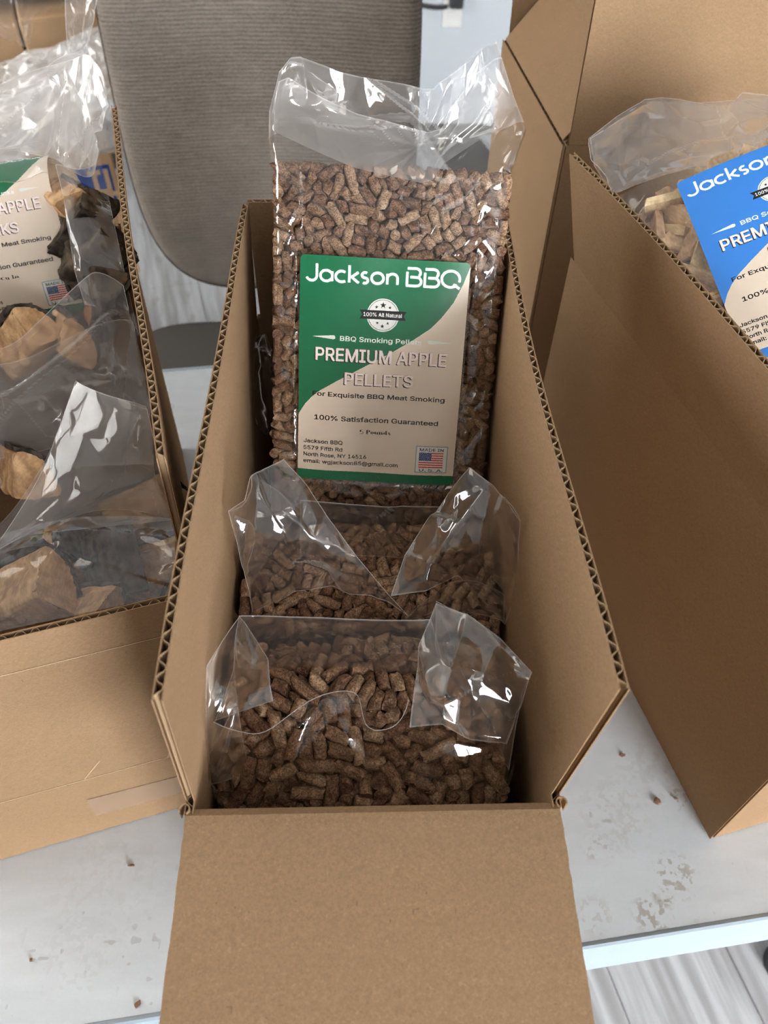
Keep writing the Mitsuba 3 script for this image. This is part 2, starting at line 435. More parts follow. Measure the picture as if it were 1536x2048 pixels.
def open_box(key, W, L, H, M, flaps, mat='mat_kraft', seed=0, floor_z=0.0, front_cut=False, near_cut=0.0):
    """Open carton; local frame: x across, y away, z up, inner corner line at (+-W/2, 0). flaps: side -> (angle outward in degrees, length near, length far)."""
    th = .004
    r = np.random.default_rng(seed)

    def w(fn):
        return lambda s, t, n: trimesh.transform_points(fn(s, t, n), M)

    def add(name, pair, parent=key):
        k = put(parent + '__' + name, pair[0], mat)
        put(k + '__flutes', pair[1], 'mat_kraft_flute')
        return k

    z0 = floor_z
    add('side_wall', panel(w(lambda s, t, n: np.c_[-W / 2 - n, s, z0 + .001 + t]), -.004, L + .004, H - z0 - .001, seed=seed))
    add('side_wall', panel(w(lambda s, t, n: np.c_[W / 2 + n, s, z0 + .001 + t]), -.004, L + .004, H - z0 - .001, seed=seed + 1))
    add('front_wall', panel(w(lambda s, t, n: np.c_[s, -n, z0 + .001 + t]), -W / 2, W / 2, H - z0 - .001 - (.0058 if 'front' in flaps and abs(flaps['front'][0]) > 60 else 0), seed=seed + 2))
    add('back_wall', panel(w(lambda s, t, n: np.c_[s, L + n, z0 + .001 + t]), -W / 2, W / 2, H - z0 - .001, seed=seed + 3))
    put(key + '__bottom', xf(bx((-W / 2, 0, z0 + .001), (W / 2, L, z0 + .004)), M), mat)
    for side, spec in flaps.items():
        ang, ln, lf = spec[:3]
        a = math.radians(ang)
        if side in ('left', 'right'):
            sg = -1 if side == 'left' else 1
            bow = spec[3] if len(spec) > 3 else 0.0
            twist = spec[4] if len(spec) > 4 else 0.0

            def fn(s, t, n, sg=sg, a=a, ln=ln, lf=lf, bow=bow, twist=twist):
                h = ln + (lf - ln) * np.clip(s / L, 0, 1)
                tt = t * h
                out = np.sin(a) * tt + np.cos(a) * n + bow * np.sin(np.pi * np.clip(s / L, 0, 1)) * t + .0012 * np.sin(s * 19 + seed) * t + twist * t * np.clip(s / L, 0, 1)
                up = np.cos(a) * tt - np.sin(a) * n
                return np.c_[sg * (W / 2 + out), s, H + up]
            e0 = (lambda t: .0015 + .0 * t - near_cut * t)
            add('side_flap', panel(w(fn), e0, L - .003, 1.0, seed=seed + 11 + sg, nt=7, ns=30))
        elif side == 'front':
            if abs(ang) > 60:  # folded out: bend with a round fold
                rb = .0058

                def fn(s, t, n, ln=ln):
                    arc = rb * math.pi / 2
                    d = t * (ln + arc)
                    phi = np.clip(d / rb, 0, math.pi / 2)
                    rest = np.maximum(d - arc, 0)
                    y = -rb + (rb - n) * np.cos(phi) - rest
                    z = -rb + (rb - n) * np.sin(phi) - .03 * rest - .02 * (rest / .1) ** 2 * .1
                    return np.c_[s + 0 * d, y, H + z]
                add('front_flap', panel(w(fn), -W / 2 - .0032, W / 2 + .0032, 1.0, seed=seed + 21, nt=26, jag=.00012))
            else:
                def fn(s, t, n, ln=ln, a=a):
                    return np.c_[s, -(np.sin(a) * t * ln + np.cos(a) * n), H + np.cos(a) * t * ln - np.sin(a) * n]
                add('front_flap', panel(w(fn), -W / 2 + .002, W / 2 - .002, 1.0, seed=seed + 21, nt=7))
        elif side == 'back':
            def fn(s, t, n, ln=ln, a=a):
                return np.c_[s, L + np.sin(a) * t * ln + np.cos(a) * n, H + np.cos(a) * t * ln - np.sin(a) * n]
            add('back_flap', panel(w(fn), -W / 2 + .002, W / 2 - .002, 1.0, seed=seed + 31, nt=7))


ZF = .26675
BW, BL = .159, .358
WIDE = .24
mb = thing('cardboard_box', 'middle open cardboard box with its front flap folded towards the viewer, holding pellet bags', 'box')
open_box(mb, BW, BL, ZF, np.eye(4), {'left': (-3.2, .0950, .0905, .002), 'right': (3.5, .0985, .092, -.002), 'front': (90, .094, .094), 'back': (1, .0885, .0885)}, seed=1)


def curl(cx, cy, cz, a0, a1, r=.0026, h=.009):
    p = np.array(arc2(0, 0, r, a0, a1)); ring = Polygon(np.vstack([p, np.array(arc2(0, 0, r - .0006, a0, a1))[::-1]]))
    m = trimesh.creation.extrude_polygon(ring, h, engine='earcut'); m.apply_translation((cx, cy, cz - h)); return m


def arc2(cx, cy, r, a0, a1, n=16): return [(cx + r * math.cos(t), cy + r * math.sin(t)) for t in np.radians(np.linspace(a0, a1, n))]


put(mb + '__corner_curl', curl(-.0836, -.0022, ZF + .0010, -60, 200), 'mat_kraft')
put(mb + '__corner_curl', curl(.0836, -.0022, ZF + .0010, -20, 240), 'mat_kraft')

# left box: front right corner (outer) near (-.0936, .113)
LA = .278
LM = rotz(LA, (0, 0, 0))
corner = A(-.0925, .1125, 0)
LM[:3, 3] = corner - (LM[:3, :3] @ A(WIDE / 2 + .004, -.004, 0))
lb = thing('cardboard_box', 'open cardboard box at the left edge holding bags of wood chunks', 'box')
open_box(lb, WIDE, .385, ZF, LM, {'right': (1.0, .0985, .096, .0, .012), 'left': (12, .09, .09), 'back': (95, .08, .08)}, seed=51)
rbx = thing('cardboard_box', 'open cardboard box at the right edge holding the bag of wood chips', 'box')
RA = .2435
RM = rotz(RA)
corner = A(.259, .0655, 0)
RM[:3, 3] = corner - (RM[:3, :3] @ A(-WIDE / 2 - .004, -.004, 0))
open_box(rbx, WIDE, .376, ZF, RM, {'left': (14.5, .094, .094, -.004), 'right': (10, .09, .09), 'front': (92, .09, .09)}, seed=81)
tbx = thing('cardboard_box', 'larger open kraft cardboard box behind the box of wood chips, side flap tilted inwards', 'box')
H3 = .31
c3 = at(1125, 292, z=H3)
XM = rotz(.088)
XM[:3, 3] = A(c3[0], c3[1], 0) - (XM[:3, :3] @ A(-.13 - .004, -.004, 0))
open_box(tbx, .26, .235, H3, XM, {'left': (-40, .125, .125), 'front': (-2, .108, .108), 'back': (4, .125, .125)}, seed=121)


# score lines and tape on the left box's front wall: its local x across, z up
def lbp(x, z, d=.0): return trimesh.transform_points([[x, -.004 - d, z]], LM)[0]


tp = trimesh.Trimesh([lbp(.012, .030, .0004), lbp(.085, .028, .0004), lbp(.084, .056, .0004), lbp(.013, .060, .0004)], [[0, 1, 2], [0, 2, 3]], process=False)
put(lb + '__tape', tp, 'mat_tape')
labels[lb + '__tape'] = {'label': 'faint patch of clear tape'}
sc = [((-.118, .236), (.117, .236)), ((-.118, .092), (.115, .090)), ((.02, .092), (.035, .112)), ((-.04, .092), (-.055, .112)), ((.075, .0905), (.083, .108))]
for a, b in sc:
    d = np.array(b) - np.array(a); nn = np.array([-d[1], d[0]]) / np.linalg.norm(d) * .0004
    q = [np.array(a) + nn, np.array(a) - nn, np.array(b) - nn, np.array(b) + nn]
    put(lb + '__front_wall__score_line', trimesh.Trimesh([lbp(x, z, .0003) for x, z in q], [[0, 1, 2], [0, 2, 3]], process=False), 'mat_score')


# ------------------------------------------------------------------ crumpled film
class Film:
    def __init__(self, G, edge, fold):
        n, m = G.shape[:2]
        self.v, self.f, self.uv, self.shape = G.reshape(-1, 3), grid_faces(n, m), np.c_[np.ravel(edge), np.ravel(fold)], (n, m)


def join(films):
    v, f, uv, o = [], [], [], 0
    for q in films:
        v.append(q.v); f.append(q.f + o); uv.append(q.uv); o += len(q.v)
    r = Film.__new__(Film); r.v, r.f, r.uv = np.vstack(v), np.vstack(f), np.vstack(uv); return r


def put_film(key, films, mat, keep=None, edges=None):
    q = join(films)
    if keep: q.v = keep(trimesh.Trimesh(q.v, q.f, process=False)).vertices
    key = put(key, trimesh.Trimesh(q.v, q.f, process=False), mat, True, uv=q.uv)
    if edges:  # the cut edge of the film, whiter than the sheet
        o, ms_ = 0, []
        for fi, w in zip(films, edges):
            n, m = fi.shape
            P = q.v[o:o + n * m].reshape(n, m, 3); o += n * m
            ms_ += [tube(P[0] if k == 't' else P[-1] if k == 'b' else P[:, 0] if k == 'l' else P[:, -1], .00017, 4) for k in w]
        if ms_: put(key + '__edge', cat(ms_), 'mat_film_edge', True)
    return key


def fold_of(c, step, scale):
    lap = np.zeros_like(c)
    lap[1:-1, 1:-1] = np.abs(c[2:, 1:-1] + c[:-2, 1:-1] - 2 * c[1:-1, 1:-1]) + np.abs(c[1:-1, 2:] + c[1:-1, :-2] - 2 * c[1:-1, 1:-1])
    return lap / step * scale / 3.5


def crumple(shape, size, scale, seed):
    """A field of flat facets with straight creases on a grid of shape (n, m) over size (a, b) metres."""
    r = np.random.default_rng(seed)
    a, b = size
    k = max(12, int(a * b / scale ** 2))
    pts = np.c_[r.uniform(-.1 * a, 1.1 * a, k), r.uniform(-.1 * b, 1.1 * b, k)]
    ex = np.array([[-.5 * a, -.5 * b], [1.5 * a, -.5 * b], [-.5 * a, 1.5 * b], [1.5 * a, 1.5 * b]])
    h = np.r_[r.normal(0, 1, k), np.zeros(4)]
    f = LinearNDInterpolator(np.vstack([pts, ex]), h)
    x, y = np.meshgrid(np.linspace(0, a, shape[0]), np.linspace(0, b, shape[1]), indexing='ij')
    return f(x, y)


def normals_of(Pg):
    du, dv = np.gradient(Pg, axis=0), np.gradient(Pg, axis=1)
    n = np.cross(du, dv)
    return n / (np.linalg.norm(n, axis=-1, keepdims=True) + 1e-12)


def film_patch(ctrl, res=.0014, amp=(.0016, .0005), scale=(.02, .007), seed=0, deg=2, edge_calm=True):
    """A sheet through a grid of control points (rows x columns x 3), crumpled."""
    C = np.asarray(ctrl, float)
    m, n = C.shape[:2]
    a = np.linalg.norm(np.diff(C, axis=0), axis=-1).sum(0).max(); b = np.linalg.norm(np.diff(C, axis=1), axis=-1).sum(1).max()
    nu, nv = int(np.clip(a / res, 8, 260)), int(np.clip(b / res, 8, 260))
    u, v = np.linspace(0, 1, m), np.linspace(0, 1, n)
    G = np.stack([RectBivariateSpline(u, v, C[..., k], kx=min(deg, m - 1), ky=min(deg, n - 1))(np.linspace(0, 1, nu), np.linspace(0, 1, nv)) for k in range(3)], -1)
    N = normals_of(G)
    cs = [crumple((nu, nv), (a, b), s, seed * 7 + i) for i, s in enumerate(scale)]
    d = sum(q * c for q, c in zip(amp, cs))
    ie = np.minimum.outer(np.minimum(np.arange(nu), np.arange(nu)[::-1]), np.minimum(np.arange(nv), np.arange(nv)[::-1]))
    if edge_calm:
        d = d * (.5 + .5 * np.minimum(1, ie / 5))
    G = G + N * d[..., None]
    return Film(G, ie * res, fold_of(cs[0], res, scale[0]) * min(1, amp[0] / .0018))


def px_sheet(rows, **k):
    """rows of (px, py, {'y' or 'z'}: value) control points standing at their own distance."""
    return film_patch([[at(p[0], p[1], **p[2]) for p in r] for r in rows], **k)


def keep_in(v, M, W, H, L, aleft, aright, pad=.0015, yback=None):
    """Points pushed back between the side walls and flaps of an open box."""
    q = trimesh.transform_points(v, np.linalg.inv(M))
    up = np.maximum(q[:, 2] - H, 0)
    q[:, 0] = np.clip(q[:, 0], -W / 2 - math.tan(math.radians(aleft)) * up + pad, W / 2 + math.tan(math.radians(aright)) * up - pad)
    q[:, 1] = np.where(q[:, 2] < H, np.clip(q[:, 1], pad, L - pad), q[:, 1])
    return trimesh.transform_points(q, M)


def in_left(m, pad=.002):
    m = m.copy(); low = np.array(m.vertices); k = keep_in(low, LM, WIDE, ZF, .385, 12, .6, pad); m.vertices = np.where((low[:, 2] < ZF + .092)[:, None], k, low); return m


def in_right(m, pad=.002):
    m = m.copy(); low = np.array(m.vertices); k = keep_in(low, RM, WIDE, ZF, .376, 13.2, 10, pad); m.vertices = np.where((low[:, 2] < ZF + .088)[:, None], k, low); return m


# ------------------------------------------------------------------ pellets
def pellet_mesh(seed, r=.0034, l=.013):
    g = np.random.default_rng(seed)
    ns, nr = 10, 6
    z = np.linspace(-l / 2, l / 2, nr)
    th = np.arange(ns) / ns * 2 * math.pi
    rad = r * (1 + g.normal(0, .055, (nr, ns)) + .05 * g.normal(0, 1, (nr, 1)))
    rad[0] *= g.uniform(.84, 1.0, ns); rad[-1] *= g.uniform(.84, 1.0, ns)
    Z = z[:, None] + g.normal(0, .0003, (nr, ns))
    tilt = g.normal(0, .35, 2)
    Z[-1] += r * np.cos(th) * tilt[0] + g.normal(0, .0005, ns); Z[0] += r * np.sin(th) * tilt[1] + g.normal(0, .0005, ns)
    bend = g.normal(0, .0006) * (z / (l / 2)) ** 2
    v = np.stack([rad * np.cos(th) + bend[:, None], rad * np.sin(th), Z], -1).reshape(-1, 3)
    f = []
    for a in range(nr - 1):
        for b in range(ns):
            p, q = a * ns + b, a * ns + (b + 1) % ns
            f += [[p, q, q + ns], [p, q + ns, p + ns]]
    v = np.vstack([v, [0, 0, Z[0].mean() + .0004 * g.normal()], [0, 0, Z[-1].mean() + .0004 * g.normal()]])
    c0, c1 = len(v) - 2, len(v) - 1
    for b in range(ns):
        f += [[c0, (b + 1) % ns, b], [c1, (nr - 1) * ns + b, (nr - 1) * ns + (b + 1) % ns]]
    return trimesh.Trimesh(v, f, process=False)


def pack(n, sample, lo, hi, obstacles, r, lens, seed, iters=70, pull=None, flat=None, top=None):
    """Rods shaken apart inside the box lo..hi and outside the obstacle boxes. Returns centres, axes, lengths."""
    g = np.random.default_rng(seed)
    C = sample(g, n)
    D = g.normal(0, 1, (n, 3))
    if flat is not None: D = D - flat * (D @ flat)[:, None] * .75
    D /= np.linalg.norm(D, axis=1, keepdims=True)
    Ls = g.uniform(*lens, n)
    K = 4
    o = np.linspace(-.5, .5, K)
    lo, hi = np.array(lo) + r, np.array(hi) - r
    for it in range(iters):
        S = (C[:, None] + D[:, None] * (o[None, :, None] * (Ls - 1.4 * r)[:, None, None])).reshape(-1, 3)
        own = np.repeat(np.arange(n), K)
        P = np.zeros_like(S)
        pr = cKDTree(S).query_pairs(2 * r, output_type='ndarray')
        if len(pr):
            pr = pr[own[pr[:, 0]] != own[pr[:, 1]]]
            d = S[pr[:, 0]] - S[pr[:, 1]]; q = np.linalg.norm(d, axis=1, keepdims=True) + 1e-9
            m = d / q * (2 * r - q) * .35
            np.add.at(P, pr[:, 0], m); np.add.at(P, pr[:, 1], -m)
        if pull is not None: P += pull(S) * .3
        Q = S + P
        W = (np.clip(Q, lo, hi) - Q) * .8
        for a, b in obstacles:
            a_, b_ = np.array(a) - r, np.array(b) + r
            inside = np.all((Q > a_) & (Q < b_), axis=1)
            if inside.any():
                dl, dh = Q[inside] - a_, b_ - Q[inside]
                both = np.hstack([dl, dh]); j = both.argmin(1); amt = both.min(1)
                w = np.zeros((inside.sum(), 3)); w[np.arange(len(w)), j % 3] = np.where(j < 3, -amt, amt)
                W[inside] += w * .6
        if top is not None:
            ex = Q[:, 2] - (top(Q) - r); W[:, 2] -= np.maximum(ex, 0) * .8
        P += W
        P = P.reshape(n, K, 3)
        C = C + P.mean(1)
        tq = (P * o[None, :, None]).sum(1) / ((o ** 2).sum() * np.maximum(Ls, 1e-3)[:, None])
        D = D + tq - D * (tq * D).sum(1, keepdims=True)
        D /= np.linalg.norm(D, axis=1, keepdims=True)
    return C, D, Ls


def frame_from(d, spin):
    a = np.cross(d, [0, 0, 1] if abs(d[2]) < .9 else [1, 0, 0]); a /= np.linalg.norm(a); b = np.cross(d, a)
    x = a * math.cos(spin) + b * math.sin(spin)
    return np.c_[x, np.cross(d, x), d]


PR = .0034
VAR = [pellet_mesh(100 + i, PR, .0135) for i in range(9)]
VAR_PLY = [mikit.ply(m, f'mat_pellet{i % 3}', smooth=36) for i, m in enumerate(VAR)]
pellets = []  # (centre, axis, length, bag)
core_meshes = []

# hero bag frame, from its label: origin, right, up, towards viewer
HO, HU, HV, HN = A(.0075, .2485, .3026), A(.9973, -.0717, -.0145), A(.0472, .4796, .8762), A(-.0559, -.8746, .4817)
HB = np.c_[HU, HV, HN]
hero = lambda q: HO + np.asarray(q) @ HB.T
h_lo, h_hi = A(-.0672, -.135, -.052), A(.0705, .1185, -.0015)


def hero_sample(g, n):
    out = []
    while len(out) < n:
        q = g.uniform(h_lo, h_hi)
        front = q[2] > -.017; side = abs(q[0] - .0016) > .052; topb = q[1] > .098
        if not (front or side or topb): continue
        if q[1] < -.118 or (abs(q[0]) < .036 and abs(q[1]) < .052): continue
        out.append(q)
    return np.array(out)


hero_top = lambda Q: None
HR = .0031
C, D, Ls = pack(1250, hero_sample, h_lo, h_hi, [((-.045, -.2, -.04), (.048, .097, -.0165)), ((-.036, -.052, -.03), (.036, .052, .01))], HR, (.006, .015), 3, pull=lambda S: np.c_[0 * S[:, 0], 0 * S[:, 0], np.where(S[:, 2] > -.03, .0005, 0)])
def bulge(P): return -.9 * P[..., 0] ** 2 - .12 * P[..., 1] ** 2


C[:, 2] += bulge(C) - .0004
pellets += [(hero(c), HB @ d, l, 'hero') for c, d, l in zip(C, D, Ls)]
hc = bevel_box((-.0615, -.137, -.047), (.0645, .106, -.012), .006)
core_meshes.append(trimesh.Trimesh(hero(hc.vertices), hc.faces, process=False))

# front bag
f_lo, f_hi = A(-.0765, .008, .185), A(.0665, .099, .262)
f_top = lambda Q: .2565 - 9.0 * (Q[:, 1] - .06) ** 2 - 1.6 * (Q[:, 0] + .004) ** 2 + .004 * np.sin(Q[:, 0] * 70 + 1) * np.cos(Q[:, 1] * 60)


def front_sample(g, n):
    q = g.uniform(f_lo, f_hi, (n * 4, 3))
    ok = (q[:, 2] > .225) | (np.abs(q[:, 0] + .004) > .052) | (q[:, 1] < .03)
    return q[ok][:n]


FR = .0036
C, D, Ls = pack(600, front_sample, f_lo, f_hi, [((-.052, .032, .1), (.044, .085, .232))], FR, (.008, .018), 5, top=f_top, pull=lambda S: np.c_[0 * S[:, 0], 0 * S[:, 0], 0 * S[:, 0] + .0005])
pellets += [(c, d, l, 'front') for c, d, l in zip(C, D, Ls)]
core_meshes.append(bevel_box((-.066, .019, .004), (.058, .091, .236), .012))
# second bag
s_lo, s_hi = A(-.0760, .112, .165), A(.0755, .188, .25)
s_top = lambda Q: .240 - 5.0 * (Q[:, 1] - .155) ** 2 - .5 * (Q[:, 0] - .03) ** 2 + .004 * np.sin(Q[:, 0] * 60) * np.cos(Q[:, 1] * 80 + 2)


def second_sample(g, n):
    q = g.uniform(s_lo, s_hi, (n * 4, 3))
    ok = (q[:, 2] > .208) | (np.abs(q[:, 0]) > .06) | (q[:, 1] < .13)
    return q[ok][:n]


C, D, Ls = pack(500, second_sample, s_lo, s_hi, [((-.058, .132, .1), (.060, .178, .214))], PR, (.008, .018), 6, top=s_top, pull=lambda S: np.c_[0 * S[:, 0], 0 * S[:, 0], 0 * S[:, 0] + .0005])
pellets += [(c, d, l, 'second') for c, d, l in zip(C, D, Ls)]
core_meshes.append(bevel_box((-.068, .119, .004), (.070, .181, .220), .012))
core_meshes.append(bevel_box((-.062, .225, .004), (.062, .34, .125), .02))

# the 300 that show largest: outermost ones, nearest the camera; where = description of the bag
surf_top = {'hero': None}


def outer_score(c, bag):
    if bag == 'hero':
        q = (c - HO) @ HB
        vis = max(q[2] + .0085, (q[1] - .1)) > 0 and not (abs(q[0]) < .048 and abs(q[1]) < .064) and q[1] > -.088
    elif bag == 'front':
        vis = c[2] > f_top(c[None])[0] - .012
    else:
        vis = c[2] > s_top(c[None])[0] - .012
    return vis


pc = np.array([p[0] for p in pellets])
visible = np.array([outer_score(p[0], p[3]) for p in pellets])
dist = np.linalg.norm(pc - CAM, axis=1)
order = np.argsort(np.where(visible, dist, 9))
solo = set(order[:300].tolist())
words = {'front': ('brown wood pellet in the front bag of the middle box', 'wood pellets in the front bag'), 'second': ('brown wood pellet in the second bag, among those nearest the viewer', 'wood pellets in the second bag'), 'hero': ('brown wood pellet in the tall labelled bag', 'wood pellets in the tall labelled bag')}
g = np.random.default_rng(77)
rest = [trimesh.Trimesh(m.vertices, m.faces, process=False) for m in core_meshes]
stuff = {0: [], 1: [], 2: []}
for i, (c, d, l, bag) in enumerate(pellets):
    k = int(g.integers(9)); B = frame_from(d, g.uniform(0, 6.28)); rr = {'front': FR, 'second': PR, 'hero': HR}[bag] / PR * g.uniform(.93, 1.05)
    M = np.eye(4); M[:3, :3] = B @ np.diag([rr, rr, l / .0135]); M[:3, 3] = c
    if i in solo:
        key = numbered('wood_pellet')
        scene[key] = {**VAR_PLY[k], 'to_world': T(M)}
        labels[key] = {'label': words[bag][0], 'category': 'pellet', 'group': words[bag][1]}
    else:
        stuff[k % 3].append(xf(VAR[k], M))
scene['wood_pellet_pile__001'] = mikit.ply(cat(stuff[0]), 'mat_pellet0', smooth=36)
scene['wood_pellet_pile__002'] = mikit.ply(cat(stuff[1]), 'mat_pellet1', smooth=36)
scene['wood_pellet_pile__003'] = mikit.ply(cat(stuff[2]), 'mat_pellet2', smooth=36)
scene['wood_pellet_pile__004'] = mikit.ply(cat(rest), 'mat_core')
labels['wood_pellet_pile'] = {'label': 'remaining brown wood pellets heaped inside the three clear pellet bags', 'category': 'pellets', 'kind': 'stuff'}

# ------------------------------------------------------------------ label print
GREEN, BLUE, BEIGE, WHITE, BLACK = srgb(14, 98, 62), srgb(52, 128, 214), srgb(224, 208, 189), srgb(240, 240, 235), srgb(16, 16, 18)
PINK, RED, NAVY = srgb(246, 234, 229), srgb(200, 40, 50), srgb(50, 70, 120)


def arc(cx, cy, r, a0, a1, n=24):
    a = np.radians(np.linspace(a0, a1, n)); return [(cx + r * math.cos(t), cy + r * math.sin(t)) for t in a]


def title_strokes():
    """'Jackson BBQ' in a thin round display face; unit cap height. Returns a list of polylines and the advance."""
    out, x = [], 0.0
    def add(lines, adv):
        nonlocal x
        out.extend([[(px + x, py) for px, py in l] for l in lines]); x += adv
    add([[(.55, 1.0), (.55, .28)] + arc(.28, .28, .27, 0, -165)], .72)                                   # J
    add([arc(.33, .33, .31, 25, 335), [(.64, .60), (.64, .02)]], .80)                                     # a
    add([arc(.33, .33, .31, 52, 308)], .68)                                                               # c
    add([[(.05, 1.0), (.05, 0)], [(.52, .62), (.17, .33), (.55, .0)]], .62)                               # k
    add([arc(.24, .475, .155, 50, 250, 14) + arc(.24, .165, .155, 95, -130, 14)], .56)                     # s
    add([arc(.33, .33, .31, 0, 360, 36)], .78)                                                             # o
    add([[(.06, .62), (.06, 0)], arc(.33, .36, .26, 165, 0) + [(.59, 0)]], .74)                            # n
    x += .28
    for _ in range(2):
        add([[(.06, .80), (.06, .0), (.55, .0)] + arc(.55, .25, .25, -90, 90, 14) + [(.22, .5)], [(.06, 1.0), (.5, 1.0)] + arc(.5, .76, .24, 90, -50, 14)], .92)   # B
    add([arc(.48, .5, .47, -20, 318, 40), [(.62, .2), (.98, -.04)]], 1.0)                                   # Q
    return out, x


def flat_text(text, x0, x1, y, cap, bold=False):
    m = meshkit.text_mesh(text, cap, .001, bold)
    nz = m.face_normals[:, 2] > .5
    v, f = np.array(m.vertices), np.array(m.faces)[nz]
    used = np.unique(f); v2 = v[used]; remap = -np.ones(len(v), int); remap[used] = np.arange(len(used))
    P = v2[:, :2].copy()
    lo, hi = P[:, 0].min(), P[:, 0].max()
    P[:, 0] = x0 + (P[:, 0] - lo) / (hi - lo) * (x1 - x0)
    P[:, 1] += y
    return P, remap[f]


def flat_poly(poly, size=None):
    Ps, Fs, o = [], [], 0
    for q in (poly.geoms if hasattr(poly, 'geoms') else [poly]):
        if q.is_empty or q.area < 1e-12: continue
        v, f = trimesh.creation.triangulate_polygon(q, engine='earcut')
        if size:
            m = trimesh.Trimesh(np.c_[v, np.zeros(len(v))], f, process=False)
            vv, ff = trimesh.remesh.subdivide_to_size(m.vertices, m.faces, size, max_iter=12)
            v, f = vv[:, :2], ff
        Ps.append(v); Fs.append(f + o); o += len(v)
    return np.vstack(Ps), np.vstack(Fs)


def star(cx, cy, r):
    return Polygon([(cx + (r if i % 2 == 0 else r * .42) * math.sin(i * math.pi / 5), cy + (r if i % 2 == 0 else r * .42) * math.cos(i * math.pi / 5)) for i in range(10)])


def serif_text(chars, x0, x1, y, h):
    """Short heavy slab-serif lines drawn stroke by stroke (fat stems, thin hairlines)."""
    G = {'5': ([[(.1, 1), (.12, .55)]], [[(.1, .98), (.5, .98)], arc(.28, .3, .27, 120, -140)], .62), 'P': ([[(.15, 0), (.15, 1)], [(.48, .62), (.48, .88)]], [[(.15, .97), (.4, .97)] + arc(.38, .74, .22, 80, -80) + [(.15, .5)], [(0, .03), (.34, .03)]], .68),
         'o': ([[(.1, .18), (.1, .48)], [(.42, .18), (.42, .48)]], [arc(.26, .33, .24, 0, 360)], .6), 'u': ([[(.12, .12), (.12, .6)], [(.46, .0), (.46, .6)]], [arc(.29, .2, .18, 190, 350), [(0, .62), (.14, .62)], [(.46, .03), (.62, .03)]], .68),
         'n': ([[(.12, 0), (.12, .62)], [(.46, 0), (.46, .5)]], [arc(.29, .42, .18, 10, 170), [(0, .03), (.26, .03)], [(.36, .03), (.62, .03)]], .68), 'd': ([[(.44, 0), (.44, 1)], [(.1, .18), (.1, .48)]], [arc(.26, .33, .22, 0, 360), [(.3, .97), (.44, .97)], [(.44, .03), (.58, .03)]], .66),
         's': ([[(.14, .45), (.34, .2)]], [arc(.24, .47, .14, 40, 220), arc(.24, .16, .15, 60, -140)], .5), ' ': ([], [], .34), '0': ([[(.12, .25), (.12, .75)], [(.46, .25), (.46, .75)]], [arc(.29, .5, .28, 0, 360)], .66), '7': ([[(.48, .95), (.24, 0)]], [[(.05, .96), (.5, .96)]], .6),
         'C': ([[(.12, .25), (.12, .75)]], [arc(.36, .5, .34, 50, 310)], .72), 'I': ([[(.18, 0), (.18, 1)]], [[(0, .97), (.36, .97)], [(0, .03), (.36, .03)]], .46)}
    polys, x = [], 0.0
    for ch in chars:
        fat, thin, adv = G[ch]
        polys += [LineString([(a + x, b) for a, b in l]).buffer(.10, cap_style='flat') for l in fat] + [LineString([(a + x, b) for a, b in l]).buffer(.042, cap_style='flat') for l in thin]
        x += adv
    p = unary_union(polys); b = p.bounds
    return affinity.translate(affinity.scale(affinity.translate(p, -b[0], 0), (x1 - x0) / (b[2] - b[0]), h, origin=(0, 0)), x0, y)


LW, LH = .100, .1375


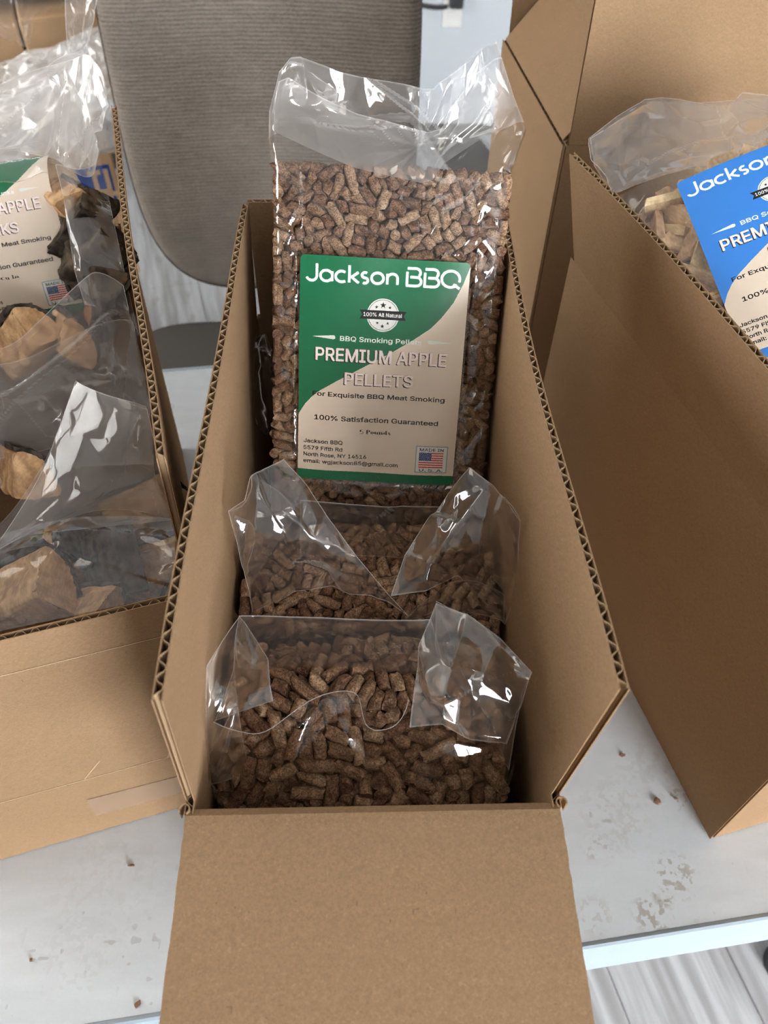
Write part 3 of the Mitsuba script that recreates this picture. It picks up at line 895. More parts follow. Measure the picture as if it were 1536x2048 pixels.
def label_art(field, kind_line, kind_word, kind_span, serif, serif_span):
    """Flat print of one sticker: list of (points 2D, faces, colour, layer)."""
    art = []
    R = sbox(-LW / 2 + .003, -LH / 2 + .003, LW / 2 - .003, LH / 2 - .003).buffer(.003)
    def poly(p, c, layer, size=.0024): art.append((*flat_poly(p, size), c, layer))
    def text(t, x0, x1, y, cap, c, layer, bold=False): art.append((*flat_text(t, x0, x1, y, cap, bold), c, layer))
    curve = [(.0515, .0690), (.0499, .0664), (.0465, .0565), (.0416, .0457), (.0350, .0365), (.0289, .0299), (.0180, .0220), (.0067, .0148), (-.0050, .0080), (-.0161, .0014), (-.0270, -.0050), (-.0368, -.0112), (-.0418, -.0155), (-.0460, -.0203), (-.0485, -.0245), (-.0505, -.0280)]
    fieldp = Polygon(curve + [(-.06, -.028), (-.06, .08), (.0515, .08)]).intersection(R)
    strip = sbox(-.06, -.08, .06, -.0626).intersection(R)
    poly(unary_union([fieldp, strip]), field, 1)
    lines, adv = title_strokes()
    s = .0912 / adv
    capx, capy = .0912 / (adv + .02), .0098
    tp_ = unary_union([affinity.scale(LineString(l), capx, capy, origin=(0, 0)).buffer(.00080, cap_style='flat') for l in lines])
    poly(affinity.translate(tp_, -.0462, .0542), WHITE, 3, .0024)
    # badge
    c = (0.0001, .0364)
    poly(Point(c).buffer(.0097), srgb(225, 226, 220), 2)
    poly(Point(c).buffer(.0090).difference(Point(c).buffer(.00875)), BLACK, 3)
    for x, y, r in ((0, .0422, .0020), (-.0039, .0410, .0011), (.0041, .0410, .0011), (-.0031, .0318, .0010), (.0032, .0318, .0010), (0, .0299, .0013)): poly(star(x, y, r), BLACK, 3, None)
    poly(Polygon([(-.0140, .0391), (-.0122, .0365), (-.0138, .0339), (.0140, .0339), (.0124, .0365), (.0142, .0391)]), BLACK, 4)
    text('100% All Natural', -.0116, .0116, .0355, .0022, WHITE, 5, True)
    # darts
    for sg in (-1, 1):
        poly(unary_union([Polygon([(sg * .0425, .0219), (sg * .0292, .0231), (sg * .0292, .0207)]), Point(sg * .0292, .0219).buffer(.0012)]), srgb(226, 230, 222), 3)
    text(kind_line, -.0251, .0242, .0201, .0028, WHITE, 4, True)
    for dx, dy, col, ly in ((-.0006, -.00045, BLACK, 3), (-.00012, .00012, srgb(190, 120, 118), 4), (.00005, 0, PINK, 5)):
        text('PREMIUM APPLE', -.0398 + dx, .0401 + dx, .0078 + dy, .0075, col, ly, True)
        text(kind_word, kind_span[0] + dx, kind_span[1] + dx, -.0061 + dy, .0070, col, ly, True)
    text('For Exquisite BBQ Meat Smoking', -.0413, .0408, -.0144, .0027, BLACK, 4, True)
    text('100% Satisfaction Guaranteed', -.0399, .0378, -.0295, .0029, BLACK, 4, True)
    poly(serif_text(serif, *serif_span, -.0372, .0025), BLACK, 4, None)
    for i, (t, x1, y) in enumerate((('Jackson BBQ', -.0215, -.0449), ('5579 Fifth Rd', -.0215, -.0494), ('North Rose, NY 14516', -.0062, -.0537), ('email: wgjackson85@gmail.com', .0141, -.0581))):
        text(t, -.0464, x1, y, .0024, BLACK, 4, True)
    fx0, fx1, fy0, fy1 = .0253, .0452, -.0606, -.0432
    poly(sbox(fx0, fy0, fx1, fy1).buffer(.0003), srgb(150, 165, 170), 2)
    poly(sbox(fx0 + .0004, fy0 + .0004, fx1 - .0004, fy1 - .0004), srgb(228, 226, 218), 3)
    text('MADE IN', fx0 + .0022, fx1 - .0024, -.0464, .0019, srgb(45, 70, 85), 4, True)
    text('U. S. A.', fx0 + .0026, fx1 - .0022, -.0599, .0016, srgb(45, 70, 85), 4, True)
    y0, y1 = -.0574, -.0473
    hs = (y1 - y0) / 13
    for i in range(13):
        if i % 2 == 0: poly(sbox(.0273, y1 - (i + 1) * hs, .0427, y1 - i * hs), RED, 4)
    poly(sbox(.0273, y1 - 7 * hs, .0351, y1), NAVY, 5)
    st_ = [Point(.0280 + .00125 * i + (.0006 if j % 2 else 0), y1 - .0006 - .0009 * j).buffer(.00022, 4) for j in range(6) for i in range(6) if .0280 + .00125 * i + (.0006 if j % 2 else 0) < .0348]
    poly(unary_union(st_), srgb(200, 205, 210), 6, None)
    return R, art


def add_label(parent, surf, art):
    R, pieces = art
    P, F = flat_poly(R, .0024)
    put(parent + '__label', trimesh.Trimesh(surf(P, 0.0), F, process=False), 'mat_label', True, color=np.tile(BEIGE, (len(P), 1)))
    V, Fs, Cs, o = [], [], [], 0
    for P, F, c, layer in pieces:
        V.append(surf(P, layer * .00004)); Fs.append(F + o); Cs.append(np.tile(c, (len(P), 1))); o += len(P)
    put(parent + '__label__print', trimesh.Trimesh(np.vstack(V), np.vstack(Fs), process=False), 'mat_label', True, color=np.vstack(Cs))


def warp(amp, seed):
    r = np.random.default_rng(seed)
    ks = [(r.normal(0, 55, 2), r.uniform(0, 6.28), r.uniform(.5, 1)) for _ in range(5)]
    return lambda P: amp * sum(a * np.sin(P @ k + ph) for k, ph, a in ks)


# ------------------------------------------------------------------ hero bag: film tube around the pellets, tied-off crumpled head
hb = thing('pellet_bag', 'tall clear bag of brown pellets with a green and beige label in the middle box', 'bag')
hw = warp(.00042, 4)




def hero_label(P, lift):
    w = .0012 + bulge(P) + hw(P) + lift
    return hero(np.c_[P, w])


def hero_film():
    ms = []
    ns, nt = 150, 300
    t = np.linspace(-.137, .19, nt); s = np.linspace(-1, 1, ns)
    # silhouette half widths along v, in plane coordinates
    xl = interp1d([-.14, -.068, .053, .1155, .128, .1457, .160, .178, .20], [-.0672, -.0675, -.069, -.0698, -.0725, -.0722, -.068, -.064, -.062], fill_value='extrapolate')
    xr = interp1d([-.14, -.043, .060, .118, .128, .1427, .160, .186, .20], [.072, .0735, .0715, .0708, .0735, .0775, .068, .0560, .054], fill_value='extrapolate')
    topf = interp1d([-1, -.9, -.55, -.3, .0, .25, .34, .42, .7, .9, 1.0], [.160, .163, .152, .145, .141, .138, .140, .150, .168, .176, .178])
    topb = interp1d([-1, -.93, -.85, -.5, -.2, .1, .25, .33, .40, .6, .9, 1.0], [.166, .174, .175, .169, .166, .163, .1615, .162, .166, .174, .186, .187])
    for layer, top in ((0, topf), (1, topb)):
        S, Tt = np.meshgrid(s, np.linspace(0, 1, nt), indexing='ij')
        v = -.137 + (top(s)[:, None] + .137) * Tt
        u = (xl(v) + xr(v)) / 2 + (xr(v) - xl(v)) / 2 * S
        k = np.clip((v - .112) / .05, 0, 1); k = k * k * (3 - 2 * k)
        edge = np.clip((1 - np.abs(S)) / .10, 0, 1)
        rnd = np.sqrt(np.clip(1 - (1 - edge) ** 2, 0, 1))
        mid = -.027
        front = (0.0006 + bulge(np.c_[u.ravel(), v.ravel()]).reshape(u.shape) - .001 - mid)
        depth = front * (1 - k) + k * (.006 + .006 * np.sin(u * 90 + layer) * np.cos(v * 60))
        # pleats running into the knot near u = .015, v = .132
        du, dv = u - .016, v - .130
        rad = np.hypot(du, dv) + 1e-4; ang = np.arctan2(dv, du)
        pleat = np.abs(((ang * 2.1 + 1.5 * np.sin(rad * 70) * .12 + layer * .4) % 1) - .5) * 2 - .5
        pl_amp = .0045 * (.22 + .78 * np.exp(-((ang - 1.45) / .55) ** 2)) * np.exp(-((rad - .018) / .022) ** 2) * np.clip((v - .112) / .01, 0, 1)
        pinch = np.exp(-(rad / .012) ** 2) * k
        w = depth * rnd * (1 - .8 * pinch)
        d = (.0036 * crumple((ns, nt), (.14, .32), .024, 31 + layer) + .0014 * crumple((ns, nt), (.14, .32), .010, 41 + layer)) * k * (.35 + .65 * rnd)
        cr = crumple((ns, nt), (.14, .32), .024, 31 + layer)
        body = (.0010 * crumple((ns, nt), (.14, .32), .016, 51 + layer) + .00045 * crumple((ns, nt), (.14, .32), .006, 61 + layer)) * (1 - k) * np.clip(.35 + 1.6 * (np.abs(S) > .72), 0, 1.6)
        inlab = (np.abs(u) < .052) & (np.abs(v) < .071)
        body = np.where(inlab, -.0006, np.abs(body))
        sgn = 1 if layer == 0 else -1
        ww = mid + sgn * (w + body + pleat * pl_amp) + d * (1 if layer == 0 else .8)
        ww = np.where(inlab & (layer == 0), np.minimum(ww, .0006 + bulge(np.c_[u.ravel(), v.ravel()]).reshape(u.shape) - .0010), ww)
        G = hero(np.c_[u.ravel(), v.ravel(), ww.ravel()])
        hu, hv = .14 / ns, .32 / nt
        edge = np.minimum((1 - Tt) * (nt - 1) * hv, (np.minimum(np.arange(ns), np.arange(ns)[::-1])[:, None] + 1.2) * hu * 1.2)
        ms.append(Film(G.reshape(ns, nt, 3), edge, np.maximum(fold_of(cr, .001, .026) * k, fold_of(pleat * pl_amp / .0035, .001, .012) * .5)))
    return ms


hf = hero_film()
def part_of(fi, a, b):
    n, m = fi.shape
    return Film(fi.v.reshape(n, m, 3)[:, a:b], fi.uv[:, 0].reshape(n, m)[:, a:b], fi.uv[:, 1].reshape(n, m)[:, a:b])


put_film(hb + '__film', [part_of(q, 0, 270) for q in hf], 'mat_film')
put_film(hb + '__mouth', [part_of(q, 269, 300) for q in hf], 'mat_film_head', edges=['rtb', 'rtb'])
add_label(hb, hero_label, label_art(GREEN, 'BBQ Smoking Pellets', 'PELLETS', (-.0216, .0205), '5 Pounds', (-.011, .0084)))


# ------------------------------------------------------------------ front and second bag: body film and the loose mouth sheets
def body_film(lo, hi, topfn, zcut, seed, open_top=True):
    """Film hugging the four sides of a pellet body with rounded corners, from the floor up to zcut(x, y)."""
    cx, cy = (lo[0] + hi[0]) / 2, (lo[1] + hi[1]) / 2
    a, b = (hi[0] - lo[0]) / 2 + .0016, (hi[1] - lo[1]) / 2 + .0016
    n, m = 260, 90
    th = np.linspace(0, 2 * math.pi, n)
    e = 5.0
    c, s_ = np.cos(th), np.sin(th)
    rr = (np.abs(c / a) ** e + np.abs(s_ / b) ** e) ** (-1 / e)
    x, y = cx + rr * c, cy + rr * s_
    zt = zcut(x, y)
    t = np.linspace(0, 1, m)
    Z = .003 + (zt[:, None] - .003) * t[None]
    d = .0009 + np.abs(.0034 * crumple((n, m), (.46, .26), .020, seed) + .0010 * crumple((n, m), (.46, .26), .008, seed + 1))
    w = np.minimum(1, np.minimum(np.arange(n), np.arange(n)[::-1]) / 8)[:, None]
    d = d * w
    infl = np.clip((Z - .06) / .12, 0, 1)
    X = cx + (x - cx)[:, None] * (.93 + .07 * infl) + c[:, None] * d
    Y = cy + (y - cy)[:, None] * (.93 + .07 * infl) + s_[:, None] * d
    X = np.clip(X, -.0787, .0787)
    e_ = np.tile((zt[:, None] - .003) * (1 - t[None]) + .0, (1, 1))
    return Film(np.stack([X, Y, Z], -1), e_, 0 * X)


fb = thing('pellet_bag', 'open clear bag of brown pellets nearest the folded front flap', 'bag')
z = lambda v: {'z': v}
ms = [body_film(f_lo, f_hi, f_top, lambda x, y: np.where(y > .06, .262, .246 + .1 * y) + .004 * np.sin(x * 80), 201)]
# back sheet of the mouth
ms.append(px_sheet([[(478, 1232, z(.288)), (600, 1233, z(.289)), (740, 1238, z(.288)), (862, 1238, z(.288))], [(470, 1290, z(.270)), (600, 1292, z(.268)), (740, 1296, z(.268)), (880, 1300, z(.270))], [(480, 1335, z(.252)), (600, 1340, z(.250)), (740, 1345, z(.250)), (890, 1350, z(.252))]], seed=211, amp=(.0010, .0003)))
# left gusset, outer and inner leaf
ms.append(px_sheet([[(478, 1232, z(.288)), (445, 1282, z(.286)), (413, 1332, z(.283))], [(470, 1330, z(.272)), (440, 1370, z(.274)), (412, 1420, z(.268))], [(480, 1440, z(.262)), (450, 1460, z(.258)), (414, 1500, z(.250))], [(500, 1540, z(.238)), (460, 1560, z(.238)), (418, 1570, z(.234))]], seed=212, amp=(.0012, .0004)))
ms.append(px_sheet([[(478, 1232, z(.289)), (484, 1240, z(.290)), (492, 1248, z(.290))], [(466, 1340, z(.286)), (500, 1310, z(.292)), (536, 1318, z(.293))], [(445, 1400, z(.284)), (495, 1390, z(.293)), (540, 1372, z(.294))], [(428, 1442, z(.282)), (480, 1424, z(.290)), (546, 1402, z(.291))]], seed=213, amp=(.0008, .0003), deg=1))
# front sheet lying back over the pellets, free edge on top
ms.append(px_sheet([[(428, 1442, z(.283)), (470, 1462, z(.284)), (525, 1468, z(.285)), (585, 1432, z(.288)), (640, 1398, z(.290)), (700, 1388, z(.290)), (716, 1420, z(.288)), (735, 1462, z(.285)), (790, 1458, z(.285)), (822, 1400, z(.289))],
                    [(428, 1470, z(.270)), (475, 1500, z(.270)), (530, 1505, z(.271)), (590, 1470, z(.272)), (650, 1440, z(.273)), (700, 1440, z(.273)), (716, 1470, z(.272)), (745, 1500, z(.270)), (795, 1495, z(.270)), (850, 1460, z(.272))],
                    [(420, 1500, z(.258)), (480, 1540, z(.255)), (540, 1540, z(.256)), (600, 1520, z(.256)), (655, 1505, z(.257)), (700, 1505, z(.257)), (730, 1525, z(.256)), (760, 1540, z(.255)), (810, 1535, z(.255)), (880, 1520, z(.256))],
                    [(425, 1570, z(.236)), (490, 1605, z(.232)), (545, 1608, z(.232)), (605, 1608, z(.232)), (660, 1608, z(.232)), (705, 1608, z(.232)), (740, 1608, z(.232)), (775, 1608, z(.232)), (830, 1606, z(.232)), (900, 1602, z(.232))]], seed=214, amp=(.0030, .0008), scale=(.026, .010)))
# right sheets
ms.append(px_sheet([[(872, 1205, z(.300)), (935, 1225, z(.302)), (1000, 1275, z(.300)), (1064, 1345, z(.292))], [(840, 1290, z(.296)), (905, 1320, z(.306)), (975, 1345, z(.300)), (1045, 1385, z(.284))], [(826, 1380, z(.291)), (890, 1395, z(.300)), (955, 1410, z(.290)), (1030, 1425, z(.272))], [(820, 1455, z(.285)), (885, 1450, z(.286)), (940, 1480, z(.274)), (1015, 1490, z(.258))]], seed=215, deg=1, amp=(.0036, .0010), scale=(.024, .010)))
ms.append(px_sheet([[(872, 1205, z(.300)), (945, 1240, z(.292)), (1064, 1345, z(.292))], [(870, 1290, z(.276)), (950, 1310, z(.274)), (1045, 1385, z(.276))], [(880, 1350, z(.256)), (950, 1380, z(.256)), (1035, 1440, z(.262))], [(890, 1400, z(.250)), (950, 1440, z(.248)), (1018, 1540, z(.240))]], seed=216, deg=1, amp=(.0016, .0006)))
ms.append(px_sheet([[(820, 1455, z(.285)), (890, 1460, z(.282)), (960, 1470, z(.275)), (1030, 1425, z(.272))], [(850, 1510, z(.262)), (900, 1520, z(.262)), (965, 1520, z(.258)), (1020, 1500, z(.254))], [(880, 1600, z(.232)), (920, 1600, z(.234)), (970, 1595, z(.234)), (1012, 1570, z(.234))]], seed=217, amp=(.0030, .0008), scale=(.026, .010)))
put_film(fb + '__film', ms[:1], 'mat_film')
put_film(fb + '__mouth', ms[1:4] + ms[5:7], 'mat_film_loose', edges=['t', 'tr', 'tr', 'tlr', 'tr'])
put_film(fb + '__front_sheet', [ms[4], ms[7]], 'mat_film_clear', edges=['t', ''])

sb = thing('pellet_bag', 'open clear bag of brown pellets just below the tall labelled bag', 'bag')
ms = [body_film(s_lo, s_hi, s_top, lambda x, y: np.where(y > .15, .25, .236) + .003 * np.sin(x * 70), 231)]
ms.append(px_sheet([[(600, 1000, z(.283)), (700, 1008, z(.284)), (790, 1014, z(.284)), (880, 1012, z(.283))], [(600, 1060, z(.262)), (700, 1066, z(.262)), (790, 1070, z(.262)), (880, 1066, z(.262))], [(600, 1110, z(.242)), (700, 1112, z(.242)), (790, 1116, z(.242)), (880, 1116, z(.242))]], seed=232, deg=1, amp=(.0010, .0003)))
ms.append(px_sheet([[(568, 918, z(.318)), (530, 935, z(.322)), (503, 952, z(.322)), (490, 1000, z(.312)), (458, 1020, z(.305))], [(615, 975, z(.309)), (580, 1010, z(.312)), (545, 1030, z(.312)), (515, 1040, z(.304)), (475, 1075, z(.290))], [(655, 1035, z(.298)), (620, 1070, z(.298)), (580, 1085, z(.296)), (535, 1095, z(.288)), (490, 1130, z(.272))], [(715, 1115, z(.286)), (680, 1125, z(.282)), (630, 1125, z(.276)), (570, 1135, z(.268)), (500, 1180, z(.252))], [(815, 1232, z(.262)), (745, 1190, z(.262)), (670, 1170, z(.258)), (590, 1180, z(.250)), (505, 1220, z(.236))]], seed=233, deg=1, amp=(.0030, .0009), scale=(.024, .010)))
ms.append(px_sheet([[(503, 952, z(.322)), (492, 1000, z(.310)), (458, 1020, z(.305))], [(560, 985, z(.292)), (520, 1050, z(.278)), (475, 1090, z(.278))], [(600, 1030, z(.262)), (540, 1110, z(.248)), (500, 1180, z(.246))]], seed=234, amp=(.0016, .0005)))
ms.append(px_sheet([[(940, 936, z(.318)), (985, 975, z(.318)), (1015, 1005, z(.314)), (1040, 1042, z(.306))], [(895, 985, z(.309)), (945, 1020, z(.314)), (990, 1050, z(.306)), (1039, 1100, z(.288))], [(855, 1040, z(.300)), (905, 1070, z(.304)), (960, 1085, z(.296)), (1038, 1150, z(.270))], [(810, 1110, z(.288)), (860, 1130, z(.290)), (930, 1120, z(.282)), (1033, 1200, z(.250))], [(782, 1192, z(.274)), (850, 1180, z(.276)), (915, 1150, z(.268)), (1010, 1250, z(.232))]], seed=235, deg=1, amp=(.0030, .0009), scale=(.024, .010)))
ms.append(px_sheet([[(940, 936, z(.318)), (1000, 990, z(.308)), (1040, 1042, z(.306))], [(900, 1010, z(.285)), (980, 1060, z(.272)), (1036, 1120, z(.276))], [(870, 1060, z(.258)), (960, 1130, z(.244)), (1028, 1210, z(.238))]], seed=236, amp=(.0016, .0005)))
ms.append(px_sheet([[(815, 1234, z(.262)), (850, 1200, z(.266)), (920, 1160, z(.268)), (1010, 1190, z(.254))], [(800, 1240, z(.244)), (850, 1235, z(.244)), (920, 1225, z(.244)), (1010, 1245, z(.236))]], seed=237, amp=(.0014, .0004)))
put_film(sb + '__film', ms[:1], 'mat_film')
put_film(sb + '__mouth', ms[1:], 'mat_film_loose', edges=['t', 'tlrb', 't', 'tlrb', 't', ''])

# the bag lying deep behind, under the tall one
db = thing('pellet_bag', 'clear bag deep in shade behind the left side of the tall labelled bag', 'bag')
y = lambda v: {'y': v}
ms = [body_film(A(-.068, .235, 0), A(.066, .335, .14), None, lambda x, y: .13 + 0 * x, 241)]
ms.append(px_sheet([[(532, 668, y(.330)), (510, 675, y(.330)), (496, 690, y(.328)), (484, 715, y(.325))], [(555, 740, y(.318)), (530, 740, y(.312)), (510, 750, y(.308)), (490, 760, y(.312))], [(560, 800, y(.305)), (540, 810, y(.296)), (522, 815, y(.292)), (502, 800, y(.300))], [(560, 860, y(.295)), (548, 860, y(.285)), (535, 870, y(.280)), (515, 850, y(.285))]], seed=242, amp=(.0018, .0006)))
put_film(db + '__film', ms[:1], 'mat_film')
put_film(db + '__mouth', ms[1:], 'mat_film_loose', edges=['tr'])

# ------------------------------------------------------------------ right bag: wood chips
cb = thing('chip_bag', 'clear bag of pale wood chips with a blue and beige label', 'bag')
CO, CU, CV, CN = A(.2584, .2989, .367), A(.9249, .0277, .3793), A(-.1711, .921, .35), A(-.3396, -.3886, .8565)
CB = np.c_[CU, CV, CN]
chip = lambda q: CO + np.asarray(q) @ CB.T


def chip_label(P, lift):
    w = .0012 - 1.2 * (P[:, 0] - .01) ** 2 + lift - .25 * np.maximum(P[:, 1] - .02, 0) ** 2 * 4
    return chip(np.c_[P, w])


add_label(cb, chip_label, label_art(BLUE, 'BBQ Smoking Chips', 'CHIPS', (-.0165, .0155), '70 Cu In', (-.011, .0084)))


def chip_mesh(seed, l=.026, w=.0135, t=.0062):
    g = np.random.default_rng(seed)
    p = []
    for sx in (-1, 1):
        for sy in (-1, 1):
            for sz in (-1, 1):
                p.append([sx * w / 2 * g.uniform(.7, 1.1), sz * t / 2 * g.uniform(.5, 1.1), sy * l / 2 * g.uniform(.75, 1.05)])
    p = np.array(p); p[:, 2] += g.normal(0, .25) * p[:, 0]
    h = trimesh.convex.convex_hull(p)
    h = h.subdivide()
    nrm = h.vertex_normals
    h.vertices = h.vertices + nrm * g.normal(0, .0004, (len(h.vertices), 1))
    return h


def chip_sample(g, n):
    q = np.c_[g.uniform(-.083, .07, n * 6), g.uniform(-.13, .077, n * 6), g.uniform(-.03, -.002, n * 6)]
    ok = ~((np.abs(q[:, 0]) < .04) & (np.abs(q[:, 1]) < .058))
    return q[ok][:n]


C, D, Ls = pack(300, chip_sample, A(-.085, -.135, -.036), A(.07, .079, -.003), [((-.04, -.058, -.04), (.05, .058, .01))], .0056, (.016, .036), 9, iters=60, flat=A(0, 0, 1))
C[:, 2] -= 1.2 * (C[:, 0] - .01) ** 2 + .0030
CHV = [chip_mesh(300 + i) for i in range(9)]
CHP = [mikit.ply(m, f'mat_chip{i % 3}') for i, m in enumerate(CHV)]
for c, d, l in zip(C, D, Ls):
    ends = np.array([chip(c) + (CB @ d) * l * .55, chip(c) - (CB @ d) * l * .55])
    if np.abs(keep_in(ends, RM, WIDE, ZF, .376, 13, 10, .009) - ends).max() > .001: continue
    k = int(g.integers(9)); M = np.eye(4); M[:3, :3] = frame_from(CB @ d, g.uniform(0, 6.28)) @ np.diag([g.uniform(.8, 1.25)] * 2 + [l / .026]); M[:3, 3] = chip(c)
    key = numbered('wood_chip')
    scene[key] = {**CHP[k], 'to_world': T(M)}
    labels[key] = {'label': 'pale wood chip inside the clear bag with the blue label', 'category': 'wood chip', 'group': 'wood chips in the bag with the blue label'}
cc = bevel_box((-.066, -.15, -.26), (.07, .062, -.022), .012).subdivide().subdivide()
scene['wood_chip_pile'] = mikit.ply(in_right(trimesh.Trimesh(chip(cc.vertices), cc.faces, process=False), .008), 'mat_core')
labels['wood_chip_pile'] = {'label': 'deeper wood chips packed under the blue label', 'category': 'wood chips', 'kind': 'stuff'}


def chip_film():
    ms = []
    def q(u, v, w): return chip(A(u, v, w))
    # over the chips
    g0 = [[q(u, v, -.0012 - 1.2 * (u - .01) ** 2 - .9 * max(v - .02, 0) ** 2) for u in np.linspace(-.085, .075, 12)] for v in np.linspace(-.135, .082, 14)]
    ms.append(film_patch(g0, seed=301, amp=(.0009, .0003), res=.002))
    ms.append(film_patch([[q(-.085, v, w) for w in (.0, -.02, -.05)] for v in np.linspace(-.135, .10, 6)], seed=302))
    return ms


ms = chip_film()
ms.append(px_sheet([[(1180, 276, y(.400)), (1235, 232, y(.425)), (1292, 197, y(.455)), (1360, 198, y(.468)), (1455, 214, y(.475)), (1486, 182, y(.49)), (1560, 190, y(.49)), (1640, 190, y(.49))],
                    [(1186, 318, y(.392)), (1240, 270, y(.415)), (1300, 236, y(.438)), (1370, 240, y(.448)), (1455, 250, y(.452)), (1500, 240, y(.46)), (1570, 230, y(.46)), (1640, 230, y(.46))],
                    [(1215, 350, y(.385)), (1245, 330, y(.40)), (1310, 300, y(.415)), (1380, 300, y(.42)), (1460, 300, y(.42)), (1510, 280, y(.425)), (1580, 270, y(.425)), (1640, 260, y(.425))],
                    [(1226, 385, y(.368)), (1262, 372, y(.374)), (1320, 350, y(.384)), (1390, 330, y(.388)), (1460, 330, y(.39)), (1520, 300, y(.395)), (1580, 290, y(.395)), (1640, 280, y(.395))]], seed=303, deg=1, amp=(.0030, .0010), scale=(.03, .012)))
ms.append(px_sheet([[(1180, 276, y(.400)), (1235, 240, y(.44)), (1300, 205, y(.49)), (1400, 208, y(.50)), (1560, 195, y(.50))], [(1190, 330, y(.41)), (1250, 300, y(.45)), (1320, 280, y(.47)), (1420, 280, y(.47)), (1560, 260, y(.47))], [(1235, 385, y(.40)), (1270, 370, y(.41)), (1340, 345, y(.42)), (1430, 340, y(.42)), (1560, 310, y(.42))]], seed=304, deg=1, amp=(.003, .001), scale=(.03, .012)))
put_film(cb + '__film', ms[:2], 'mat_film', in_right)
put_film(cb + '__mouth', ms[2:], 'mat_film_loose', in_right, edges=['tl', 'tl'])

# ------------------------------------------------------------------ left bag: wood chunks
kb = thing('chunk_bag', 'clear bag of barked wood chunks with a green and beige label in the left box', 'bag')
KO, KU, KV, KN = A(-.2755, .4112, .3071), A(.9767, .2033, .0689), A(-.1574, .4599, .8739), A(.146, -.8644, .4812)
KB = np.c_[KU, KV, KN]
chunk = lambda q: KO + np.asarray(q) @ KB.T
kw = warp(.0005, 14)


def chunk_label(P, lift):
    u, v = P[:, 0], P[:, 1]
    R0 = .036
    x = np.maximum(v - .008, 0)
    vv = np.minimum(v, .008) + R0 * np.sin(x / R0)
    w = -R0 * (1 - np.cos(x / R0)) - .9 * (u - .0) ** 2 + kw(P)
    nv, nw = np.sin(x / R0), np.cos(x / R0)
    return chunk(np.c_[u, vv + lift * nv, w + .002 + lift * nw])


add_label(kb, chunk_label, label_art(GREEN, 'BBQ Smoking Chunks', 'CHUNKS', (-.0216, .0205), '570 Cu In', (-.013, .0105)))


def chunk_meshes(seed, R=.030, L=.05, a=70):
    """A split piece of a log: wood wedge and its strip of bark."""
    r = np.random.default_rng(seed)
    def rough(m, amp):
        m.merge_vertices()
        vv, ff = trimesh.remesh.subdivide_to_size(m.vertices, m.faces, .005, max_iter=10)
        m = trimesh.Trimesh(vv, ff); m.merge_vertices()
        m.vertices = m.vertices + m.vertex_normals * ((meshkit.fbm(m.vertices * 70 + seed * 3.1, 3, seed)[:, None] - .5) * amp + (meshkit.fbm(m.vertices * A(260, 260, 40) + seed, 2, seed)[:, None] - .5) * .0018)
        return m
    w = Polygon([(0.002, 0.001)] + arc(0, 0, R, 0, a, 9)).buffer(-.004).buffer(.004)
    b = Polygon(arc(0, 0, R + .003, 0, a, 10) + arc(0, 0, R - .0005, a, 0, 10))
    out = []
    for p, amp in ((w, .006), (b, .004)):
        m = trimesh.creation.extrude_polygon(p, L, engine='earcut'); m.apply_translation((-R * .5, -R * .35, -L / 2))
        out.append(rough(m, amp))
    return out


CK = [chunk_meshes(400 + i, R=r_, L=l_, a=a_) for i, (r_, l_, a_) in enumerate(((.036, .055, 80), (.030, .05, 100), (.042, .045, 55), (.034, .06, 65)))]
CKP = [(mikit.ply(w, 'mat_chunk', smooth=30), mikit.ply(b, 'mat_bark', smooth=30)) for w, b in CK]
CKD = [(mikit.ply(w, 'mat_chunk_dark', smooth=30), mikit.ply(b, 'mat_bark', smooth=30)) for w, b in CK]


def add_chunk(pos, rot, kind, label, sc=1.0, group=None, dark=False):
    from scipy.spatial.transform import Rotation as Ro
    pos = keep_in(np.array([pos]), LM, WIDE, ZF, .385, 4, -2, .022)[0]
    key = thing('wood_chunk', label, 'wood chunk', group)
    M = np.eye(4); M[:3, :3] = Ro.from_euler('xyz', rot, degrees=True).as_matrix() * sc; M[:3, 3] = pos
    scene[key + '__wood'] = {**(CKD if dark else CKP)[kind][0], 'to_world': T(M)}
    scene[key + '__bark'] = {**(CKD if dark else CKP)[kind][1], 'to_world': T(M)}


GF = 'wood chunks in the front bag of the left box'
add_chunk(at(110, 1125, z=.195), (70, 5, 15), 2, 'wide pale split wood chunk with a dark bark edge, largest in the left box', 1.25)
add_chunk(at(225, 1150, z=.205), (75, 0, 200), 1, 'wood chunk with a square pale end, just right of the widest chunk', 1.0)
add_chunk(at(325, 1120, z=.205), (80, 10, 100), 3, 'tan wood chunk beside the front corner of the left box', 1.0)
add_chunk(at(40, 1215, z=.225), (10, 60, 20), 0, 'grey barked wood chunk lying along the front wall of the left box', 1.1)
add_chunk(at(150, 1225, z=.215), (20, 70, 10), 3, 'dark barked wood chunk under the wide pale chunk in the left box', .9)
add_chunk(at(270, 1215, z=.19), (0, 40, 60), 1, 'reddish wood chunk low at the front wall of the left box', .9)
add_chunk(at(50, 950, z=.235), (60, 20, 30), 0, 'reddish wood chunk far left behind the folded film of the left box', .9)
add_chunk(at(300, 1010, z=.19), (60, 20, 80), 0, 'shaded wood chunk deep behind the film at the corner of the left box', .9)
